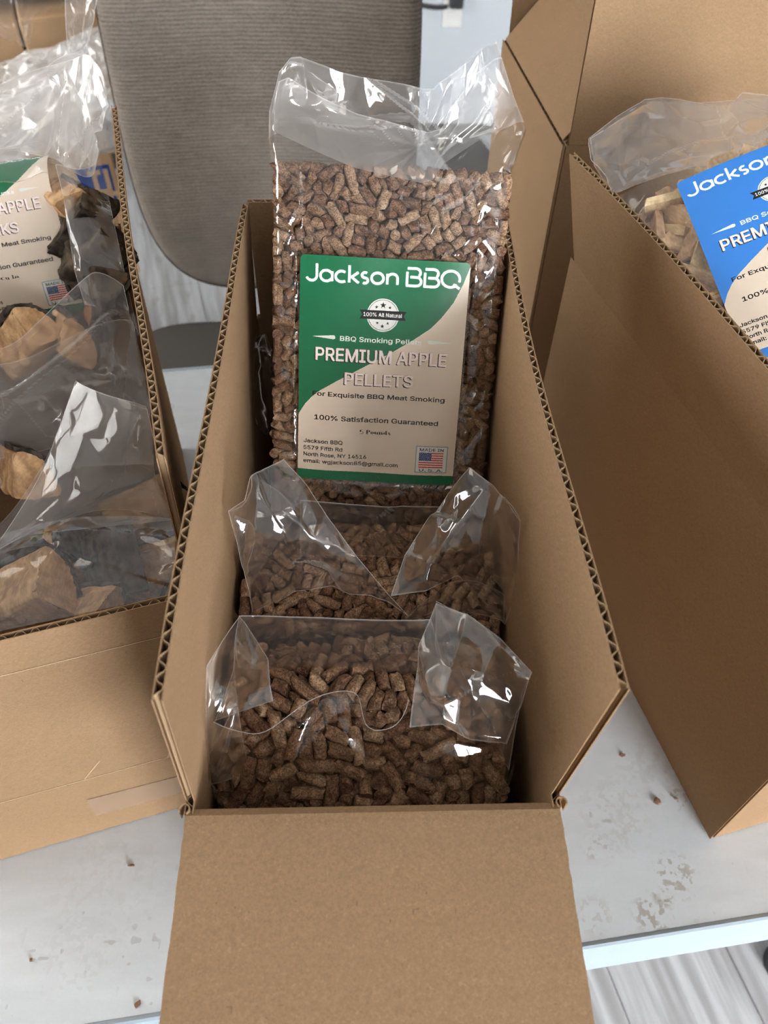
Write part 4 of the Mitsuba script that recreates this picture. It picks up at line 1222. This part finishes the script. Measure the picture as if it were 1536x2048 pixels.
for px_, py_, yv, rot, kind, lab, sc_ in ((122, 398, .435, (70, 60, 20), 3, 'wood chunk with a tan split face right of the left label', .8), (190, 440, .43, (200, 40, 30), 1, 'dark barked wood chunk right of the word APPLE in the left box', .95),
                                      (215, 510, .405, (230, 10, 100), 0, 'dark wood chunk with orange split patches against the left box side flap', .9), (165, 520, .405, (210, 60, 160), 2, 'dark barked wood chunk right of the words on the left label', .85),
                                      (60, 690, .33, (40, 10, 60), 0, 'reddish wood chunk under the green strip of the left label', .9), (235, 600, .37, (200, 20, 10), 3, 'dark wood chunk low beside the side flap of the left box', .9), (150, 690, .33, (60, 40, 10), 1, 'brown wood chunk below the small flag of the left label', .9)):
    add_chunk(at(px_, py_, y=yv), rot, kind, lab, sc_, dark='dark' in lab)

ms = []
# film over the chunks of the labelled bag
g0 = [[chunk(A(u, v, .001 - .9 * u ** 2 * (abs(u) < .06) - .0035 - (.25 * max(v - .03, 0)))) for u in np.linspace(-.10, .10, 10)] for v in np.linspace(-.13, .055, 12)]
ms.append(film_patch(g0, seed=401, amp=(.0016, .0005), res=.002))
# its pale crumpled head
ms.append(px_sheet([[(-40, 190, y(.50)), (40, 150, y(.50)), (100, 130, y(.50)), (140, 120, y(.50)), (180, 112, y(.49)), (200, 160, y(.48)), (214, 208, y(.46))],
                    [(-40, 240, y(.49)), (40, 210, y(.49)), (100, 190, y(.49)), (135, 190, y(.485)), (165, 190, y(.475)), (185, 215, y(.47)), (205, 240, y(.455))],
                    [(-40, 300, y(.46)), (40, 270, y(.46)), (90, 265, y(.46)), (115, 280, y(.455)), (150, 270, y(.455)), (180, 280, y(.455)), (200, 290, y(.45))],
                    [(-40, 310, y(.45)), (20, 300, y(.45)), (70, 310, y(.445)), (110, 320, y(.44)), (135, 335, y(.44)), (165, 340, y(.44)), (190, 330, y(.44))]], seed=402, amp=(.004, .0014), scale=(.035, .014)))
ms.append(px_sheet([[(-40, 210, y(.53)), (60, 160, y(.53)), (130, 110, y(.53)), (190, 125, y(.52)), (215, 215, y(.49))], [(-40, 270, y(.51)), (60, 240, y(.51)), (130, 230, y(.51)), (180, 240, y(.50)), (205, 270, y(.48))], [(-40, 320, y(.48)), (60, 320, y(.47)), (120, 330, y(.46)), (165, 350, y(.455)), (190, 340, y(.45))]], seed=403, amp=(.004, .0014), scale=(.035, .014)))
# ear standing up
ms.append(px_sheet([[(130, 0, y(.60)), (160, -10, y(.60)), (195, -5, y(.59))], [(132, 60, y(.58)), (160, 60, y(.58)), (182, 60, y(.57))], [(138, 120, y(.54)), (155, 125, y(.535)), (172, 115, y(.53))], [(140, 200, y(.50)), (158, 205, y(.49)), (185, 200, y(.48))]], seed=404, amp=(.003, .001)))
# right side of the bag
ms.append(px_sheet([[(110, 330, y(.44)), (150, 345, y(.44)), (190, 390, y(.43)), (225, 400, y(.42))], [(130, 420, y(.41)), (170, 430, y(.41)), (215, 450, y(.405)), (245, 460, y(.40))], [(150, 520, y(.385)), (190, 520, y(.38)), (235, 540, y(.375)), (268, 560, y(.37))], [(170, 610, y(.36)), (215, 620, y(.355)), (250, 640, y(.35)), (285, 670, y(.34))]], seed=405, amp=(.003, .001)))
put_film(kb + '__film', ms[:1], 'mat_film', in_left)
put_film(kb + '__mouth', ms[1:], 'mat_film_milky', in_left, edges=['tr', 't', 'lr', 'r'])

mbag = thing('chunk_bag', 'clear bag folded over in the left box, just below the green strip of the label', 'bag')
ms = [px_sheet([[(-60, 700, z(.300)), (20, 690, z(.305)), (90, 630, z(.32)), (165, 560, z(.335)), (200, 545, z(.335)), (245, 570, z(.33)), (280, 615, z(.32))],
                [(-60, 760, z(.285)), (20, 750, z(.29)), (90, 715, z(.30)), (165, 670, z(.31)), (210, 650, z(.315)), (255, 660, z(.31)), (295, 690, z(.30))],
                [(-60, 830, z(.27)), (20, 830, z(.272)), (90, 800, z(.28)), (165, 770, z(.285)), (215, 760, z(.29)), (260, 760, z(.29)), (305, 780, z(.28))],
                [(-60, 920, z(.25)), (20, 915, z(.25)), (90, 900, z(.25)), (165, 880, z(.25)), (220, 880, z(.25)), (265, 880, z(.25)), (315, 890, z(.25))]], seed=411, amp=(.0035, .0006), scale=(.055, .02)),
      px_sheet([[(-60, 730, z(.29)), (40, 720, z(.292)), (130, 680, z(.30)), (230, 640, z(.305)), (290, 660, z(.30))], [(-60, 800, z(.265)), (40, 800, z(.265)), (130, 780, z(.265)), (230, 760, z(.265)), (300, 770, z(.265))], [(-60, 980, z(.23)), (40, 970, z(.23)), (130, 940, z(.23)), (230, 930, z(.23)), (310, 930, z(.23))]], seed=412, amp=(.0035, .0006), scale=(.055, .02))]
put_film(mbag + '__film', ms, 'mat_film_left', in_left, edges=['t', 't'])
fbag = thing('chunk_bag', 'clear bag with loose peaked film over pale chunks at the front of the left box', 'bag')
ms = [px_sheet([[(152, 762, z(.315)), (200, 785, z(.318)), (270, 808, z(.318)), (303, 825, z(.312)), (316, 880, z(.295))],
                [(120, 850, z(.300)), (180, 870, z(.304)), (240, 890, z(.306)), (290, 900, z(.300)), (318, 930, z(.283))],
                [(80, 950, z(.282)), (140, 965, z(.286)), (205, 975, z(.288)), (270, 965, z(.286)), (330, 970, z(.275))],
                [(0, 1080, z(.262)), (80, 1045, z(.27)), (160, 1025, z(.275)), (240, 990, z(.278)), (345, 1000, z(.268))],
                [(-50, 1130, z(.25)), (20, 1090, z(.26)), (110, 1050, z(.262)), (220, 1020, z(.262)), (350, 1040, z(.25))]], seed=421, amp=(.0028, .0006), scale=(.04, .016)),
      px_sheet([[(152, 762, z(.315)), (220, 795, z(.310)), (303, 825, z(.312))], [(110, 880, z(.275)), (200, 900, z(.272)), (300, 900, z(.276))], [(40, 1000, z(.252)), (170, 1000, z(.250)), (320, 985, z(.252))], [(-40, 1080, z(.242)), (150, 1060, z(.238)), (345, 1040, z(.240))]], seed=422, amp=(.002, .0005), scale=(.045, .016)),
      px_sheet([[(-60, 1100, z(.255)), (60, 1050, z(.255)), (200, 1030, z(.255)), (350, 1035, z(.255))], [(-60, 1170, z(.262)), (60, 1140, z(.262)), (200, 1120, z(.260)), (350, 1110, z(.26))], [(-60, 1275, z(.254)), (60, 1250, z(.254)), (200, 1220, z(.254)), (355, 1190, z(.254))]], seed=423, amp=(.0012, .0004))]
put_film(fbag + '__film', ms[2:], 'mat_film', in_left)
put_film(fbag + '__mouth', ms[:2], 'mat_film_left', in_left, edges=['tl', 't'])

# ------------------------------------------------------------------ chair behind the table
ch = thing('office_chair', 'chair with a tall rounded back in ribbed grey-brown fabric behind the table', 'chair')


def pad(hw_, hh, th, e, cx, cy, cz, lean, curve, n=56):
    """Upholstered pad: rounded superellipse outline, domed front; x across, z up, leaning back by lean radians."""
    a = np.linspace(-1, 1, n)
    U, V_ = np.meshgrid(a, a, indexing='ij')
    # square to superellipse
    rr = np.maximum(np.abs(U), np.abs(V_)) + 1e-9
    nrm = (np.abs(U / rr) ** e + np.abs(V_ / rr) ** e) ** (1 / e)
    X, Zc = U / nrm * hw_, V_ / nrm * hh
    dome = np.sqrt(np.clip(1 - rr ** 6, 0, 1))
    ms_ = []
    for sg in (-1, 1):
        Yc = sg * th / 2 * dome + curve * (X / hw_) ** 2
        x, yv, zv = X.ravel(), Yc.ravel(), Zc.ravel()
        y2 = yv * math.cos(lean) + zv * math.sin(lean); z2 = zv * math.cos(lean) - yv * math.sin(lean)
        ms_.append(trimesh.Trimesh(np.c_[cx + x, cy + y2, cz + z2], grid_faces(n, n, sg > 0), process=False))
    m = cat(ms_); m.merge_vertices(); return m


put(ch + '__backrest', pad(.222, .33, .06, 3.6, -.137, 1.115, .135, .10, -.035), 'mat_fabric', True)
scene['mat_seat'] = two(matte(rgb(.085, .08, .074)))
seat = pad(.27, .24, .07, 5.0, 0, 0, 0, 0, 0)
v = seat.vertices.copy(); seat.vertices = np.c_[v[:, 0] - .165, v[:, 2] + .90, -v[:, 1] - .315]
put(ch + '__seat', seat, 'mat_seat', True)
put(ch + '__back_bracket', cat([tube([(-.14, 1.08, -.33), (-.14, 1.19, -.32), (-.14, 1.19, -.15), (-.14, 1.165, .05)], .016)]), 'mat_black', True)
put(ch + '__pedestal', tube([(-.14, .90, -.35), (-.14, .90, -.66)], .026, 14), 'mat_black', smooth=40)
for i in range(5):
    a = i * 2 * math.pi / 5 + .3
    k = put(ch + '__leg', tube([(-.14, .90, -.64), (-.14 + .27 * math.cos(a), .90 + .27 * math.sin(a), -.675)], .015), 'mat_black', smooth=40)
    cst = trimesh.creation.cylinder(.025, .02, sections=18); cst.apply_transform(trimesh.transformations.rotation_matrix(math.pi / 2, [1, 0, 0])); cst.apply_translation((-.14 + .27 * math.cos(a), .90 + .27 * math.sin(a), -.714))
    put(k + '__caster', cst, 'mat_black', smooth=40)

# ------------------------------------------------------------------ cartons behind on the left
CA = .33
CO_ = at(40, 62, y=1.32)
CTM = rotz(CA, (CO_[0], CO_[1], 0))   # carton frame: x along their fronts, y into the stack, origin on the seam


def on_carton(px, py, d=0.0):
    n = A(math.sin(CA), -math.cos(CA), 0)
    r = ray(px, py); p0 = A(CO_[0], CO_[1], 0) + n * d
    q = CAM + r * (((p0 - CAM) @ n) / (r @ n))
    return trimesh.transform_points([q], np.linalg.inv(CTM))[0]


def cart(m): return xf(m, CTM)


ztop = on_carton(40, 42)[2]
zmid = on_carton(100, 215)[2]
rx = on_carton(240, 380)[0]
c1 = thing('carton', 'brown closed carton left of the vertical seam, at the top left', 'carton')
put(c1 + '__body', cart(bevel_box((-.40, 0, zmid), (-.002, .26, ztop - .004), .003)), 'mat_carton')
c2 = thing('carton', 'brown closed carton between the vertical seam and the chair back', 'carton')
put(c2 + '__body', cart(bevel_box((.002, -.003, zmid), (.21, .26, ztop + .004), .003)), 'mat_carton')
c3_ = thing('carton', 'carton with pale letters on a blue block behind the left box', 'carton')
put(c3_ + '__body', cart(bevel_box((-.36, -.012, zmid - .34), (rx, .26, zmid - .001), .003)), 'mat_carton')
b0, b1 = on_carton(150, 338, .012), on_carton(236, 405, .012)
put(c3_ + '__blue_print', cart(bx((b0[0], -.0128, b1[2]), (b1[0], -.0119, b0[2]))), 'mat_blue_print')
tl = meshkit.text_mesh('IL', (b0[2] - b1[2]) * .66, .0006, True)
tl.apply_transform(trimesh.transformations.rotation_matrix(math.pi / 2, [1, 0, 0]))
p0 = on_carton(184, 396, .012)
tl.vertices[:, 0] *= .9
tl.apply_translation((p0[0], -.0129, p0[2]))
put(c3_ + '__blue_print__letters', cart(tl), 'mat_tan_print')
c4 = thing('carton', 'plain carton at the bottom of the stack behind the left box', 'carton')
put(c4 + '__body', cart(bevel_box((-.38, -.008, R_['z0'] + .001), (rx - .02, .26, zmid - .342), .003)), 'mat_carton')
pbag = thing('plastic_bag', 'glossy clear bag of dark wares on the cartons at the top left', 'bag')
pm = pad(.20, .10, .20, 2.8, .01, .135, ztop + .107, 0, 0, 40)
put(pbag + '__wares', cart(pm), 'mat_purple', True)
scene['mat_purple'] = two(principled(rgb(.075, .048, .050), .5, .4))
pf = film_patch([[A(-.19, .02, ztop + .006), A(-.05, .012, ztop + .006), A(-.03, -.012, ztop - .006), A(.0, -.014, ztop - .022), A(.02, -.010, ztop - .004), A(.05, .012, ztop + .008), A(.21, .02, ztop + .008)],
                 [A(-.19, .02, ztop + .07), A(-.05, .012, ztop + .06), A(-.03, -.005, ztop + .05), A(.0, -.012, ztop + .04), A(.02, -.008, ztop + .05), A(.05, .01, ztop + .07), A(.21, .02, ztop + .08)],
                 [A(-.19, .18, ztop + .19), A(-.05, .16, ztop + .22), A(-.03, .16, ztop + .22), A(.0, .16, ztop + .22), A(.02, .16, ztop + .22), A(.05, .16, ztop + .22), A(.21, .18, ztop + .19)]], seed=501, amp=(.005, .002), scale=(.05, .02), res=.003)
pf.v = trimesh.transform_points(pf.v, CTM)
put_film(pbag + '__film', [pf], 'mat_film_left')
yy = lambda v: {'y': v - .10}
wf = [px_sheet([[(-60, 160, yy(1.29)), (0, 131, yy(1.29)), (70, 108, yy(1.285)), (140, 82, yy(1.285)), (200, 62, yy(1.285)), (260, 50, yy(1.29))], [(-60, 220, yy(1.24)), (0, 200, yy(1.235)), (70, 170, yy(1.23)), (140, 150, yy(1.23)), (200, 140, yy(1.23)), (260, 130, yy(1.24))], [(-60, 300, yy(1.22)), (0, 270, yy(1.21)), (70, 250, yy(1.20)), (140, 240, yy(1.20)), (200, 235, yy(1.21)), (260, 230, yy(1.22))], [(-60, 340, yy(1.28)), (0, 320, yy(1.28)), (70, 310, yy(1.28)), (140, 310, yy(1.28)), (200, 305, yy(1.28)), (260, 300, yy(1.28))]], seed=511 + q, amp=(.007, .004), scale=(.03, .012), res=.003) for q in range(2)]
wf[1].v = wf[1].v + A(0, .02, 0)
scene['mat_wrap'] = film_bsdf(.30, .2, .35, 1.6)
wrap = put_film('plastic_wrap', wf, 'mat_wrap')
labels[wrap] = {'label': 'crumpled clear bubble wrap sagging in front of the brown cartons at the left', 'category': 'plastic wrap'}

# ------------------------------------------------------------------ outlet and cable on the back wall
o = thing('wall_outlet', 'white wall outlet on the pale blue-grey wall behind the chair', 'outlet')
oc = at(905, 18, y=2.995)
put(o + '__cover_plate', bevel_box((oc[0] - .036, 2.991, oc[2] - .058), (oc[0] + .036, 2.9995, oc[2] + .058), .003), 'mat_outlet')
for dz in (-.02, .02):
    put(o + '__socket', bevel_box((oc[0] - .016, 2.9885, oc[2] + dz - .014), (oc[0] + .016, 2.9915, oc[2] + dz + .014), .001), 'mat_outlet')
cbk = thing('power_cable', 'black power cable plugged into the white wall outlet', 'cable')
p = [at(x_, y_, y=v_) for x_, y_, v_ in ((760, -15, 2.97), (800, 2, 2.97), (830, 8, 2.97), (862, 14, 2.965), (895, 13, 2.955))]
u = np.linspace(0, 1, 5); q = np.linspace(0, 1, 30)
from scipy.interpolate import CubicSpline
put(cbk + '__cord', tube(CubicSpline(u, np.array(p))(q), .0075, 8), 'mat_black', smooth=40)
pp = at(912, 8, y=2.96)
pm = trimesh.convex.convex_hull(np.array([[pp[0] + dx * s, yv, pp[2] + dz * s] for dx in (-.022, .03) for dz in (-.016, .026) for yv, s in ((2.99, 1), (2.945, .7))]))
put(cbk + '__plug', pm, 'mat_black')

# ------------------------------------------------------------------ dark foot on the floor, right edge
fp = at(1566, 1930, z=-.74)
cap = trimesh.creation.capsule(height=.10, radius=.03, count=[14, 14]); cap.apply_translation((fp[0], fp[1], -.708))
ft = put('furniture_foot', cap, 'mat_black', True)
labels[ft] = {'label': 'dark rounded foot standing on the grey floor at the lower right edge', 'category': 'furniture foot'}

# ------------------------------------------------------------------ crumbs on the table
for i, (px_, py_, sx, sy, lab) in enumerate(((1243, 1511, .0032, .0018, 'dark brown bark crumb on the table nearest the tip of the middle box flap'), (1313, 1602, .0034, .0036, 'square tan wood crumb on the table beside the right box'), (1350, 1598, .0022, .0008, 'thin dark splinter on the table against the right box'),
                                                 (263, 1732, .0030, .0012, 'dark olive crumb on the table under the left box'), (276, 2008, .0022, .0030, 'small dark crumb at the near table edge, left of the folded flap'), (63, 1920, .0012, .0016, 'tiny dark speck of debris on the table near the lower left'))):
    c = at(px_, py_, z=0)
    r = np.random.default_rng(600 + i)
    pts = np.c_[r.normal(0, 1, (14, 3))]; pts /= np.linalg.norm(pts, axis=1, keepdims=True)
    m = trimesh.convex.convex_hull(pts * A(sx, sy, .0012)); m.apply_translation(A(c[0], c[1], .0011))
    k = thing('wood_crumb', lab, 'crumb')
    del labels[k]
    put(k, m, 'mat_crumb'); labels[k] = {'label': lab, 'category': 'crumb'}
